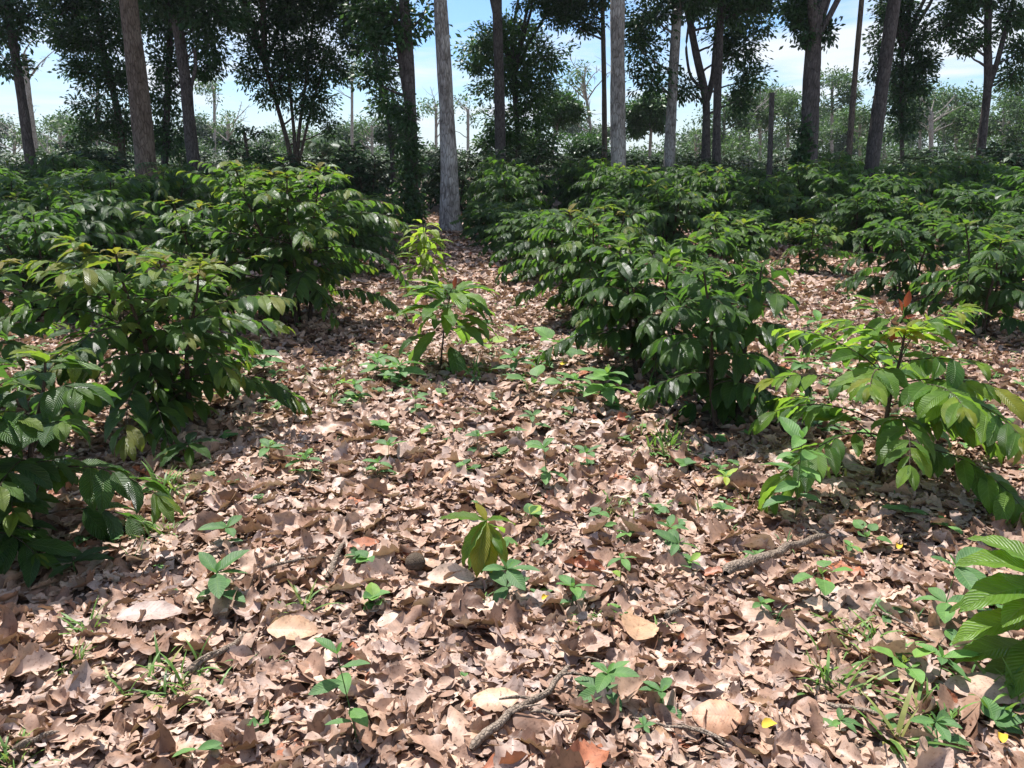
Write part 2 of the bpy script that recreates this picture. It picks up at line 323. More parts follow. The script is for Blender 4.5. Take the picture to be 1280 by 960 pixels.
tag(litter.build('leaf_litter', M['dry_far']), 'brown fallen leaves covering the far floor between the bush rows', 'leaf litter', kind='stuff')

# ---------------------------------------------------------------- coffee bushes
def coffee_tpls(nu, nv):
    return [leaf_tpl(nu, nv, W=.40, droop=d, fold=f, wave=wv, wn=w_, ph=p_, peak=.9, sharp=.85, tipw=.03, twist=tw) for d, f, wv, w_, p_, tw in
            ((.35, .10, .014, 4.5, 0, 0), (.7, .12, .018, 4.2, 1, .15), (1.0, .14, .016, 5, 2, -.2), (1.35, .10, .02, 4, 3, .2), (.55, .2, .02, 4.6, 4, -.1))]
TP_HI, TP_MID, TP_LO = coffee_tpls(9, 4), coffee_tpls(5, 2), coffee_tpls(2, 2)
def bush_geo(g, h, r, nst, leaf=0.2, node=0.085, young=0.25, bright=0.0, spread=0.16, droop=1.0, low=0.18, tpls=TP_MID, gap=0.062, tipred=0.0, dens=1.0):
    """stems (one mesh each) and foliage of one coffee bush, base at the origin"""
    L = []                                                   # pos, dir, up, size, tint
    stems = []; centre = r
    for s in range(nst):
        mb = MB()
        a0 = s * 2 * math.pi / nst + g.uniform(-.5, .5); off = (0.03 + 0.02 * nst) * (nst > 1)
        lean = spread * (nst > 1) * g.uniform(.6, 1.3) + g.uniform(0, .06)
        H = h * g.uniform(.84, 1.0)
        zs = np.linspace(0, 1, 12)
        P = np.stack([off * math.cos(a0) + lean * H * math.cos(a0) * zs ** 1.3 + .012 * np.sin(zs * 9 + s), off * math.sin(a0) + lean * H * math.sin(a0) * zs ** 1.3 + .012 * np.cos(zs * 7 + s), H * zs - 0.02], -1)
        rb = 0.010 + 0.008 * h
        mb.tube(P, rb * (1 - .72 * zs), 7)
        az = g.uniform(0, 6.28)
        nz_ = int((1 - low) * H / node)
        for k in range(nz_ + 1):
            t = low + (1 - low) * k / max(nz_, 1)
            if t > .99: break
            az += math.pi / 2 + g.normal(0, .25)
            p0 = np.array([np.interp(t, zs, P[:, c]) for c in range(3)])
            for sg in (0, math.pi):
                if g.random() > dens * (0.55 + .45 * min(1, t * 2.2)): continue
                A = az + sg + g.normal(0, .2)
                prof = (1.0 - .80 * max(0, (t - .35) / .65) ** 1.5) * (0.75 + .25 * min(1, t / .35))
                Lb = r * prof * g.uniform(.72, 1.12)
                inward = math.cos(A - a0) if nst > 1 else 1
                Lb *= (0.72 + .28 * inward)
                if Lb < .05: continue
                e0 = R(10 + 38 * t + g.normal(0, 8)); nseg = 9
                ss = np.linspace(0, 1, nseg + 1); e = e0 - droop * (0.55 + .5 * g.random()) * ss * (0.5 + Lb) * (1.1 - .25 * t)
                dA = g.normal(0, .35); AA = A + dA * ss
                d = np.stack([np.cos(AA) * np.cos(e), np.sin(AA) * np.cos(e), np.sin(e)], -1)
                pts = p0 + np.concatenate([[np.zeros(3)], np.cumsum(d[:-1] * Lb / nseg, axis=0)])
                pts[:, 2] = np.maximum(pts[:, 2], 0.05)
                mb.tube(pts, 0.0045 * (1 - .65 * ss) * (.6 + .5 * Lb), 4)
                sp = max(.18, .30 - .1 * t) * Lb
                while sp < Lb:
                    f = sp / Lb
                    q = np.array([np.interp(f, ss, pts[:, c]) for c in range(3)]); dd = np.array([np.interp(f, ss, d[:, c]) for c in range(3)])
                    side = np.array([-dd[1], dd[0], 0]); side /= max(1e-6, np.linalg.norm(side))
                    for sd in (-1, 1):
                        if g.random() < .10: continue
                        th = R(g.normal(58 - 18 * f, 9))
                        D = dd * math.cos(th) + side * sd * math.sin(th) + np.array([0, 0, -g.uniform(.05, .5) * droop ** 1.6])
                        ti = .18 + g.random() * .28 + bright + young * max(0, t - .45) * g.random() * 1.2 + (young * .5 * (f > .82)) * g.random()
                        L.append((q, D, np.array([g.normal(0, .3), g.normal(0, .3), 1.0]), leaf * g.uniform(.72, 1.15) * (1 - .35 * (f > .88)), min(ti, .82)))
                    sp += gap * g.uniform(.85, 1.2) * (1 + .2 * (leaf > .2))
                D = d[-1] + np.array([0, 0, -.1])
                for sd in (-.4, .4): L.append((pts[-1], D + sd * np.array([-d[-1][1], d[-1][0], 0]), np.array([0, 0, 1.0]), leaf * g.uniform(.4, .75), min(.80, .42 + young * g.random() * .8 + bright)))
        for k in range(7):                                     # the flush at the top
            A = g.uniform(0, 6.28); L.append((P[-1] - [0, 0, .03 * (k > 3)], np.array([math.cos(A), math.sin(A), g.uniform(-.1, .9)]), np.array([-math.cos(A) * .5, -math.sin(A) * .5, 1]), leaf * g.uniform(.5, .95), min(.9, .45 + young * g.uniform(.3, 1.1) + bright)))
        stems.append(mb)
    fo = MB(); pos = np.array([l[0] for l in L]); D = np.array([l[1] for l in L]); U_ = np.array([l[2] for l in L]); S = np.array([l[3] for l in L]); T = np.array([l[4] for l in L])
    w_ = g.integers(0, len(tpls), len(L))
    for q in range(len(tpls)):
        m_ = w_ == q; fo.inst(tpls[q], pos[m_], D[m_], U_[m_], S[m_], T[m_])
    return stems, fo
def bush(label, loc, h, r, nst, seed, name='coffee_bush', cat='coffee bush', group='coffee bushes in rows', mat='coffee', rz=0, **kw):
    g = np.random.default_rng(seed)
    root = thing(name, label, cat, onground(loc), group, rz)
    stems, fo = bush_geo(g, h, r, nst, **kw)
    for s in stems: s.build('stem', M['stem'], root)
    fo.build('foliage', M[mat], root)
    return root
# near bushes, each its own mesh
HI = dict(tpls=TP_HI)
bush('coffee bush with long drooping dark leaves cut off by the left edge of the photo', gp(12, 692), .90, .62, 3, 101, leaf=.19, young=.35, bright=.05, **HI)
bush('wide coffee bush with bronze young leaves on top, left of the litter path', gp(216, 528), 1.16, .90, 4, 102, leaf=.17, young=.85, low=.2, bright=.10, node=.072, **HI)
bush('tall dense coffee bush with yellow green top, behind the wide one on the left', gp(372, 408), 1.55, 1.15, 5, 103, leaf=.17, young=.55, bright=.10, node=.075, **HI)
bush('small bright leaved coffee bush at the left edge, above the drooping one', gp(-28, 520), 1.12, .50, 2, 104, leaf=.2, young=.5, bright=.12, **HI)
bush('coffee bush squeezed between the two largest bushes of the left row', gp(262, 405), 1.28, .85, 3, 105, leaf=.175, young=.5, bright=.08, **HI)
bush('drooping coffee bush with long hanging leafy shoots, nearest of the right row', gp(905, 528), 1.12, .52, 3, 106, leaf=.18, young=.2, bright=.04, droop=1.5, low=.12, **HI)
bush('coffee bush second from the front in the right row, arching over the litter', gp(812, 472), 1.10, .78, 4, 107, leaf=.175, young=.25, bright=.05, droop=1.35, low=.14, **HI)
bush('full coffee bush with bright top leaves, third from the front in the right row', gp(742, 402), 1.22, .95, 4, 108, leaf=.17, young=.4, droop=1.35, bright=.12, low=.12, **HI)
bush('young coffee bush with one rust red flush, standing alone on a single thin stem', gp(1094, 606), .92, .80, 1, 109, leaf=.19, mat='young', young=.5, bright=.16, node=.055, low=.26, spread=0, **HI)
rf = bpy.context.scene.objects  # the red flush on the lone bush
def flush(parent, base, leaves, label=None, mat='coffee', name='young_leaf'):
    for (off, dr, sz, ti) in leaves:
        mb = MB(); mb.inst(TP_HI[0], np.array(off), np.array(dr), np.array([0, -.6, .8]), sz, ti); o = mb.build(name, M[mat], parent)
        if label: o['label'] = label
lone = [o for o in sc.objects if o.get('label', '').startswith('young coffee bush with one rust')][0]
flush(lone, None, [((0.02, 0, .91), (.15, -.05, 1), .085, 1.0), ((0.01, 0, .89), (-.3, -.2, .7), .075, 1.0), ((.01, -.02, .86), (.5, -.3, .3), .06, 1.0), ((-.03, -.02, .80), (-.2, -.4, -.6), .06, 1.0)], 'rust red young leaf', 'flush')
bush('coffee bush with drooping side shoots at the right edge, across the weedy gap', gp(1222, 420), 1.05, .80, 3, 110, leaf=.18, young=.3, droop=1.3, bright=.05, **HI)
bush('round coffee bush in the middle of the right slope, above the weedy gap', gp(1128, 372), 1.05, .85, 3, 111, leaf=.19, young=.2, droop=1.2, **HI)
bush('small lime leaved coffee bush between the right row and the round bush', gp(1008, 342), .80, .62, 3, 112, leaf=.19, young=.4, bright=.15, **HI)
bush('low coffee bush with bright upper leaves just behind the right row', gp(900, 375), .98, .72, 3, 113, leaf=.19, young=.3, bright=.12, droop=1.2, **HI)
# templates for the rest
TPL = []
g0 = np.random.default_rng(500)
for k in range(7):
    stems, fo = bush_geo(np.random.default_rng(600 + k), 1.2, 1.0, int(g0.integers(3, 6)), leaf=.2, young=.25 + .1 * (k % 3), tpls=TP_MID, low=.12, droop=1.3, gap=.07, node=.085)
    TPL.append((stems, fo))
FAR = []
for k in range(5):
    stems, fo = bush_geo(np.random.default_rng(700 + k), 1.7, 1.3, 5, leaf=.23, young=.12, tpls=TP_LO, low=.1, droop=1.1, gap=.09, node=.12)
    FAR.append((stems, fo))
protos = {}
def place(kind, idx, loc, s, rz, label, group, szf=1.0, mat='coffee_far'):
    key = (kind, idx)
    if key not in protos:
        stems, fo = (TPL if kind == 'mid' else FAR)[idx]
        root = thing('coffee_bush', label, 'coffee bush', onground(loc), group, rz)
        for st in stems: st.build('stem', M['stem'], root)
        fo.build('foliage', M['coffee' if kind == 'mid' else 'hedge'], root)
        root.scale = (s, s, s * szf); protos[key] = root
        return root
    return dup(protos[key], onground(loc), rz, s, label, group, szf)
def rowx(x0, y): return x0 - 0.112 * y                         # the planting rows run away and slightly left
gg = np.random.default_rng(77)
named = [  # px, py of the base, scale, height factor, label
    (690, 352, .92, .85, 'coffee bush fourth from the front in the right row'),
    (662, 330, .90, .8, 'coffee bush fifth from the front in the right row'),
    (634, 312, .92, .78, 'sixth coffee bush of the right row, near the grey trunk'),
    (612, 300, .9, .75, 'last clear coffee bush of the right row beside the grey trunk'),
    (430, 342, .92, .95, 'coffee bush on the left path edge behind the tall dense bush'),
    (452, 318, .9, .95, 'coffee bush halfway down the left path edge'),
    (470, 303, .9, .95, 'last coffee bush of the left path edge before the vine trunk'),
    (60, 400, .95, 1.0, 'shaded coffee bush behind the small bright one at the left edge'),
    (150, 372, 1.0, 1.05, 'shaded coffee bush up and left of the wide bronze topped one'),
    (838, 322, 1.05, .98, 'dark coffee bush with a domed crown right of the grey trunks'),
    (925, 320, .85, .8, 'silver shining coffee bush on the right slope'),
    (1075, 318, 1.0, .9, 'coffee bush near the slanting dark trunk on the right slope'),
    (1000, 305, .9, .9, 'coffee bush below the leafless post on the right slope'),
    (1205, 318, 1.1, .95, 'broad shining coffee bush on the far right slope'),
    (1275, 345, .95, .85, 'coffee bush at the right edge above the drooping side shoots'),
    (1268, 378, .8, .8, 'small coffee bush at the right edge, lower than its neighbours'),
    (1148, 322, .9, .9, 'coffee bush between the round one and the broad shining one'),
    (775, 305, .85, .9, 'coffee bush just behind the right row near the paired trunks'),
]
for k, (px, py, s, zf, lab) in enumerate(named):
    place('mid', k % 7, gp(px, py), s, gg.uniform(0, 6.28), lab, 'coffee bushes in rows', zf)
taken = [(o.location.x, o.location.y) for o in sc.objects if o.get('category') == 'coffee bush']
cnt = 0
def row_index(x0): return int(round((-3.1 - x0) / 2.35)) if x0 < 0 else int(x0 / 2.35)
ORD = 'nearest second third fourth fifth sixth seventh eighth ninth tenth eleventh twelfth thirteenth fourteenth fifteenth sixteenth seventeenth eighteenth nineteenth twentieth'.split()
ORD += ['twenty-' + o_ for o_ in 'first second third fourth fifth sixth seventh eighth ninth'.split()] + ['thirtieth'] * 30
rown = {}
for x0 in np.arange(-26, 34, 2.35):                            # rows, mid distance
    nrow = 0
    for y in np.arange(10.5, 24, 1.6):
        X = rowx(x0, y) + gg.normal(0, .2); Y = y + gg.normal(0, .25)
        px = 640 + F * X / (Y * math.cos(PITCH) + .45)
        if px < -60 or px > 1340: continue
        if -3.1 < x0 < .9 or -3.1 < X + .112 * Y < .9: continue   # the litter path stays free
        if any((X - a) ** 2 + (Y - b_) ** 2 < 1.3 ** 2 for a, b_ in taken): continue
        side = 'left' if X < -.112 * Y else 'right'
        if side == 'right' and Y < 12.0 and X < 4.5: continue
        zf = gg.uniform(.92, 1.12) * (1.0 + .012 * (Y - 10))
        place('mid', int(gg.integers(0, 7)), np.array([X, Y, 0]), gg.uniform(.95, 1.22), gg.uniform(0, 6.28),
              'shaded coffee bush, %s in the %s row %s of the litter path' % (ORD[nrow], 'first' if row_index(x0) <= 0 else ORD[row_index(x0)], side), 'shaded coffee bushes, %s side' % side, zf)
        cnt += 1; nrow += 1
for li, y in enumerate((25, 28.5, 33, 39, 47)):                # lines under the trees
    nl = {'left': 0, 'right': 0}
    for x0 in np.arange(-40, 46, 2.9):
        X = rowx(x0, y) + gg.normal(0, .35); Y = y + gg.normal(0, .5)
        px = 640 + F * X / (Y * math.cos(PITCH) + .45)
        if px < -50 or px > 1330: continue
        side = 'left' if px < 560 else 'right'
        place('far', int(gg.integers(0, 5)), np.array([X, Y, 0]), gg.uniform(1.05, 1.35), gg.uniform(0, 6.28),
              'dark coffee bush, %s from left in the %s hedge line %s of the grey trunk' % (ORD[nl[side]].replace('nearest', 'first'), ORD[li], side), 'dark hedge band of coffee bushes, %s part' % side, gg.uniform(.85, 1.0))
        cnt += 1; nl[side] += 1
print('row bushes', cnt)

# ---------------------------------------------------------------- saplings on the centre line
def sapling(label, loc, h, leaves, stem_r=.006, name='coffee_sapling', cat='sapling', mat='coffee', stem='green_stem', lean=(0, 0), tplres=(12, 6), W=.36, pet=.0):
    root = thing(name, label, cat, onground(loc))
    zs = np.linspace(0, 1, 8); mb = MB(); P = np.stack([lean[0] * zs ** 1.5, lean[1] * zs ** 1.5, h * zs - .01], -1); mb.tube(P, stem_r * (1 - .5 * zs), 6); mb.build('stem', M[stem], root)
    for (t, az, el, ln, dr, ti) in leaves:                       # height share, azimuth, elevation, length, droop, tint
        p0 = np.array([np.interp(t, zs, P[:, c]) for c in range(3)]); a = R(az); e = R(el)
        d = np.array([math.cos(a) * math.cos(e), math.sin(a) * math.cos(e), math.sin(e)])
        upv = np.array([-math.cos(a) * math.sin(e), -math.sin(a) * math.sin(e), math.cos(e)])
        lm = MB(); pe = p0 + d * pet * (1.3 - t); lm.tube([p0, (p0 + pe) / 2 + [0, 0, .004], pe], .0022, 4) if pet else None; p0 = pe; lm.inst(leaf_tpl(*tplres, W=W, droop=dr, fold=.12, wave=.016, wn=4.5, ph=az, peak=.9, sharp=.85, tipw=.03), p0, d, upv, ln, ti); lm.build('leaf', M[mat], root)
    return root
sapling('small seedling with hanging yellow bronze leaves in the middle of the litter', gp(612, 722), .27,
        [(1, 178, 12, .19, .5, .55), (1, 215, -40, .20, .7, .68), (1, 250, -50, .22, .5, .85), (.98, 285, -62, .20, .3, .83), (.95, 325, -50, .19, .4, .78), (1, 30, -5, .15, .8, .60), (.9, 60, -20, .16, .6, .6), (.9, 200, -60, .2, .3, .5), (.85, 310, -20, .12, .8, .62), (1, 120, 30, .1, .3, .86), (.8, 250, -55, .16, .5, .45)], lean=(-.01, -.01), mat='young')
g = np.random.default_rng(5)
lv = []
for k in range(40):
    t = .40 + .60 * (k / 39) ** .85
    lv.append((t, k * 137.5 + 20, g.uniform(-30, 35) + 25 * max(0, t - .7), g.uniform(.24, .36), g.uniform(.7, 1.5), min(.74, .30 + .35 * max(0, t - .5) + g.random() * .25)))
lv += [(1, 190, 20, .28, .4, .74), (1, 175, -2, .32, .5, .7), (.95, 10, 15, .33, 1.3, .45), (.9, 350, -8, .34, 1.2, .4), (.8, 200, 0, .34, .5, .66), (.85, 170, 25, .34, .7, .6)]
o = sapling('young coffee plant with spreading leaves in the middle of the path', gp(551, 462), .66, lv, .009, stem='stem', mat='young', pet=.18, lean=(.1, -.03))
flush(o, None, [((0.12, -.03, .66), (.2, 0, 1), .09, 1.0)], 'rust red young leaf', 'flush')
lv = []
for k in range(64):
    t = .25 + .75 * (k / 63)
    lv.append((t, k * 137.5, g.uniform(-40, 30) + 30 * max(0, t - .75), g.uniform(.20, .29), g.uniform(.6, 1.3), min(.82, .52 + .2 * t + g.random() * .14)))
sapling('yellow green young coffee plant on the path behind the spreading one', gp(532, 366), .86, lv, .01, stem='stem', mat='young', pet=.16)
sapling('large leaved bright green sapling cut off by the lower right edge', gp(1296, 862), .38,
        [(1, 166, 26, .29, 1.0, .64), (1, 140, 34, .26, .9, .66), (.97, 186, 8, .31, .9, .58), (.85, 205, 20, .24, 1.2, .62), (.7, 176, -6, .27, .7, .66), (.6, 218, -14, .24, .8, .55), (.45, 182, 0, .24, .6, .5), (.9, 110, 20, .22, .8, .6), (.9, 20, 20, .22, .8, .6), (.65, 232, 6, .22, 1.0, .6), (.4, 196, -12, .2, .4, .48), (.8, 152, 0, .27, 1.0, .52), (1, 240, 45, .14, .6, .76)], .008, stem='green_stem', mat='young', W=.43, pet=.06)
sapling('low dark seedling with flat leaves in the shade at the left edge', gp(95, 722), .09,
        [(1, 5, 10, .16, .4, .3), (1, 40, 15, .15, .5, .28), (1, 160, 8, .17, .4, .25), (1, 195, 5, .16, .4, .3), (.9, 250, 5, .12, .4, .33)])
sapling('low seedling with ribbed leaves at the foot of the wide left bush', gp(240, 588), .16,
        [(1, 200, -10, .2, .5, .4), (1, 230, -15, .2, .6, .35), (1, 330, -5, .18, .6, .45), (1, 10, 12, .16, .5, .3), (1, 100, 15, .16, .5, .3), (.9, 290, -30, .14, .4, .62)])

# ---------------------------------------------------------------- weeds, grass tufts, twigs, single leaves
TW = [leaf_tpl(8, 4, W=.42, droop=d, fold=.15, wave=.01, wn=3, ph=d, peak=1.0, sharp=.8, tipw=.03) for d in (.2, .5, .8)]
TH = [leaf_tpl(8, 4, W=.85, droop=d, fold=.1, wave=.015, wn=2, ph=d, peak=.62, sharp=.7, tipw=.03) for d in (.3, .6)]
def weed(label, px, py, size_px, n, seed, h=.5, tint=.5, heart=False, tiers=1, group='weed seedlings in the litter', nm='weed_seedling'):
    g = np.random.default_rng(seed); loc = gp(px, py); pm = ppm(loc[1]); ln = size_px / pm * 0.76; H = ln * h * 1.5
    root = thing(nm, label, 'weed', onground(loc), group)
    st = MB(); lf = MB(); le = g.normal(0, .15, 2)
    zs = np.linspace(0, 1, 6); P = np.stack([le[0] * H * zs, le[1] * H * zs, (H + .03) * zs], -1); st.tube(P, .0022 * (1 - .4 * zs), 5)
    T = TH if heart else TW
    a0 = g.uniform(0, 6.28)
    for k in range(n):
        t = 1 - .55 * (k // 4) / max(1, (n - 1) // 4) if n > 4 else 1.0
        if tiers > 1: t = .3 + .7 * k / (n - 1)
        a = a0 + k * 2.4 + g.normal(0, .2); e = g.uniform(-.1, .55) * (1 if t > .8 else .3)
        p = np.array([np.interp(t, zs, P[:, c]) for c in range(3)]); d = np.array([math.cos(a) * math.cos(e), math.sin(a) * math.cos(e), math.sin(e)])
        if heart: q = p + d * ln * .5; st.tube([p, (p + q) / 2 + [0, 0, .01], q], .0012, 4); p = q
        lf.inst(T[int(g.integers(0, len(T)))], p, d, np.array([g.normal(0, .2), g.normal(0, .2), 1.0]), ln * g.uniform(.65, 1.1), tint + g.normal(0, .08))
    for k in range(2):
        a = a0 + k * 3.1 + 1; lf.inst(T[0], P[-1], np.array([math.cos(a) * .5, math.sin(a) * .5, .8]), np.array([-math.cos(a), -math.sin(a), .5]), ln * .35, min(1, tint + .2))
    st.build('stem', M['green_stem'], root); lf.build('foliage', M['weed'], root)
    return root
for k, (px, py, s, n, ti, kw, lab) in enumerate([
    (757, 886, 62, 8, .5, {}, 'largest weed seedling, star of broad leaves near the bottom of the litter'),
    (828, 902, 46, 6, .48, {}, 'weed seedling with rounded leaves just right of the largest one'),
    (633, 752, 60, 7, .45, {}, 'blue green weed in front of the yellow bronze seedling'),
    (715, 768, 45, 6, .45, {}, 'weed seedling right of the blue green one'),
    (449, 934, 58, 6, .55, dict(h=1.9, tiers=2), 'tall leaning weed near the bottom, left of centre'),
    (280, 755, 62, 7, .42, {}, 'broad weed left of centre, above the broken branch'),
    (282, 690, 42, 5, .42, {}, 'smaller weed straight behind the broad left one'),
    (386, 606, 42, 6, .4, {}, 'weed seedling in the open litter right of the wide left bush'),
    (336, 588, 32, 5, .4, {}, 'weed seedling at the shade edge of the wide left bush'),
    (685, 612, 46, 7, .5, dict(h=.9), 'bushy weed behind and right of the yellow bronze seedling'),
    (487, 584, 32, 5, .45, {}, 'weed in mid litter, right one of a close pair'),
    (472, 606, 34, 5, .45, {}, 'weed in mid litter, nearer one of a close pair'),
    (594, 576, 30, 5, .4, {}, 'pale weed below the spreading path plant'),
    (650, 560, 26, 5, .45, {}, 'tiny weed right of the pale path weed'),
    (664, 540, 30, 5, .42, {}, 'flat weed in the litter between path plant and right row'),
    (736, 586, 38, 6, .45, {}, 'weed with spread leaves left of the drooping bush shade'),
    (833, 684, 38, 6, .5, {}, 'weed right of centre above the fallen log'),
    (842, 712, 44, 6, .42, {}, 'loose weed right of centre beside the fallen log end'),
    (774, 742, 30, 5, .6, dict(h=1.2), 'thin weed between the fallen log and the blue green weed'),
    (752, 512, 48, 16, .68, dict(h=.8), 'lush light green weed clump under the right row'),
    (720, 500, 36, 10, .6, {}, 'smaller light green weed clump at the foot of the right row'),
    (667, 500, 34, 3, .55, dict(heart=True, h=.4), 'weed with one broad heart shaped leaf right of the path plant'),
    (646, 474, 40, 9, .5, {}, 'dark weed clump beside the heart leaved weeds'),
    (706, 456, 36, 5, .55, dict(heart=True), 'heart leaved weed close to the right row'),
    (606, 444, 26, 4, .8, dict(heart=True), 'yellowish heart leaved weed right of the path plant foot'),
    (645, 428, 26, 4, .75, {}, 'yellow green weed behind the heart leaved weeds'),
    (470, 476, 40, 12, .55, {}, 'fine leaved weed patch left of the path plant'),
    (500, 486, 44, 12, .5, {}, 'denser fine leaved weed patch near the path plant foot'),
    (447, 510, 34, 8, .5, {}, 'lone fine leaved weed left of the path weed patches'),
    (520, 528, 28, 7, .55, {}, 'small weed in front of the path weed patches'),
    (332, 470, 46, 9, .5, {}, 'leafy weed at the right foot of the wide left bush'),
    (432, 500, 26, 5, .8, {}, 'yellow tipped weed on the left path edge'),
    (994, 650, 60, 12, .55, dict(h=1.6, tiers=2), 'upright weed with stacked leaves in front of the drooping bush'),
    (905, 612, 30, 5, .8, {}, 'yellow green weed left of the upright stacked one'),
    (1083, 684, 30, 4, .5, dict(heart=True, h=.3), 'round leaved weed in the shade of the lone bush'),
    (943, 712, 26, 5, .6, {}, 'bright little weed behind the fallen log'),
    (860, 722, 26, 5, .7, {}, 'bright little weed at the low end of the fallen log'),
    (1024, 760, 36, 4, .66, dict(heart=True, h=.8), 'weed with pointed heart leaf in front of the fallen log'),
    (948, 776, 26, 5, .6, {}, 'tiny crumpled weed in front of the fallen log'),
    (1048, 934, 36, 5, .45, {}, 'weed near the bottom right between dry curled leaves'),
    (1172, 944, 54, 7, .42, {}, 'rosette weed with oval leaves near the bottom right edge'),
    (1172, 790, 70, 8, .5, dict(h=.9), 'broad weed at the foot of the large leaved sapling'),
    (1132, 858, 34, 6, .78, dict(heart=True), 'lime heart leaved weed beside the large leaved sapling'),
    (1172, 862, 56, 4, .6, dict(h=.5), 'weed with two big oval leaves left of the large leaved sapling'),
    (1232, 800, 44, 5, .55, dict(heart=True, h=.9), 'heart leaved weed under the large leaved sapling'),
    (1105, 460, 34, 9, .55, {}, 'weed patch behind the lone bush'),
    (1000, 470, 36, 9, .6, {}, 'weed patch left of the red flush'),
    (1190, 480, 34, 7, .6, {}, 'weed with yellowing leaves right of the lone bush'),
    (1240, 560, 40, 8, .5, {}, 'weed at the right edge behind the large leaved sapling'),
    (1150, 440, 30, 8, .7, {}, 'lime weed in the gap below the round bush'),
    (1020, 420, 34, 9, .6, {}, 'weed in the gap below the lime leaved bush'),
]):
    weed(lab, px, py, s, n, 900 + k, tint=ti, **kw)

TG = [leaf_tpl(5, 1, W=.07, droop=d, fold=0, wave=0, peak=.6, sharp=.6, tipw=.05) for d in (.5, 1.1, 1.7)]
def tuft(mb, loc, h, n, g, rad=.03):
    a = g.uniform(0, 6.28, n); e = g.uniform(.5, 1.35, n); d = np.stack([np.cos(a) * np.cos(e), np.sin(a) * np.cos(e), np.sin(e)], -1)
    pos = loc + np.stack([g.normal(0, rad, n), g.normal(0, rad, n), np.full(n, .005)], -1)
    up = np.stack([-np.cos(a) * np.sin(e), -np.sin(a) * np.sin(e), np.cos(e)], -1)
    w_ = g.integers(0, 3, n); s = h * g.uniform(.5, 1.15, n); t = np.clip(g.normal(.5, .2, n), 0, 1)
    for q in range(3): mb.inst(TG[q], pos[w_ == q], d[w_ == q], up[w_ == q], s[w_ == q], t[w_ == q], 1.0)
for k, (px, py, s, n, rad, lab) in enumerate([
    (108, 790, 40, 26, .025, 'grass tuft at lower left between dark shade and tan leaves'),
    (90, 834, 32, 22, .02, 'small grass tuft below the lower left one'),
    (213, 848, 46, 60, .07, 'widest thin grass tuft at lower left beside the broken branch'),
    (14, 948, 40, 30, .03, 'grass tuft in the bottom left corner'),
    (350, 772, 30, 16, .02, 'grass tuft left one of two beside the large tan leaf'),
    (378, 765, 40, 14, .02, 'grass tuft right one of two beside the large tan leaf'),
    (213, 622, 40, 60, .05, 'bright grass tuft in front of the wide left bush'),
    (205, 668, 34, 30, .04, 'grass tuft under the drooping left edge bush'),
    (596, 476, 32, 30, .06, 'grass at the foot of the spreading path plant'),
    (835, 556, 34, 60, .08, 'bright grass tuft at the foot of the drooping bush'),
    (762, 640, 26, 40, .05, 'dry yellowish grass tuft right of centre'),
    (1036, 600, 40, 30, .06, 'grass tuft between the drooping bush and the lone bush'),
    (1042, 868, 52, 34, .04, 'long thin grass tuft at lower right'),
    (1078, 806, 44, 50, .07, 'spreading grass patch left of the large leaved sapling'),
    (1262, 900, 70, 40, .05, 'tall grass tuft at the right edge under the sapling'),
    (1108, 935, 70, 14, .02, 'few long grass blades rising near the bottom right'),
    (1160, 905, 46, 24, .03, 'grass tuft left of the curled leaf at the right edge'),
    (815, 800, 34, 18, .02, 'thin grass tuft above the rounded weed'),
    (738, 785, 26, 18, .02, 'little grass tuft right of the weed pair'),
    (1140, 300, 20, 10, .1, 'grass'),
]):
    if lab == 'grass': continue
    loc = onground(gp(px, py)); g = np.random.default_rng(1300 + k); mb = MB(); tuft(mb, np.zeros(3), s / ppm(loc[1]) * 1.15, n, g, rad)
    root = mb.build('grass_tuft', M['grass'], origin=None); root.location = Vector(loc)
    tag(root, lab, 'grass tuft', 'grass tufts in the litter')
# the sparse green ground cover nobody could count
mb = MB(); g = np.random.default_rng(1500)
spots = []
for (px, py, n, sp_) in [(1030, 440, 130, 1.0), (1120, 470, 110, .9), (1200, 500, 80, .7), (960, 420, 70, .7), (1180, 390, 90, 1.2), (640, 440, 35, .6), (700, 470, 40, .5), (480, 480, 45, .5), (430, 400, 26, .9), (590, 390, 26, .9), (230, 600, 25, .5), (1100, 820, 9, .3), (760, 640, 14, .3), (880, 640, 16, .5), (320, 480, 30, .5), (60, 470, 50, 1.0), (150, 440, 50, 1.1), (1230, 880, 7, .2), (1000, 560, 24, .5), (850, 560, 24, .4), (550, 620, 22, 1.2), (400, 700, 16, 1.0), (900, 760, 14, .9), (1170, 590, 34, .6), (1250, 430, 50, 1.4), (620, 520, 22, .8)]:
    c = gp(px, py)
    for _ in range(n): spots.append(c + np.array([g.normal(0, sp_), g.normal(0, sp_), 0]))
for c in spots:
    c = onground(c); n = int(g.integers(3, 7)); a = g.uniform(0, 6.28, n); s = g.uniform(.025, .075)
    if g.random() < .3: tuft(mb, c + [0, 0, .01], g.uniform(.05, .1), 8, g, .015); continue
    d = np.stack([np.cos(a), np.sin(a), g.uniform(-.1, .6, n)], -1); z = g.uniform(.03, .07)
    mb.inst(TW[1] if g.random() < .6 else TH[0], np.repeat([c + [0, 0, z]], n, 0), d, np.repeat([[0, 0, 1.0]], n, 0) + g.normal(0, .2, (n, 3)), s, np.clip(g.normal(.55, .15, n), 0, 1))
tag(mb.build('ground_weeds', M['weed']), 'sprinkle of tiny green weeds and grass through the leaf litter', 'ground cover', kind='stuff')

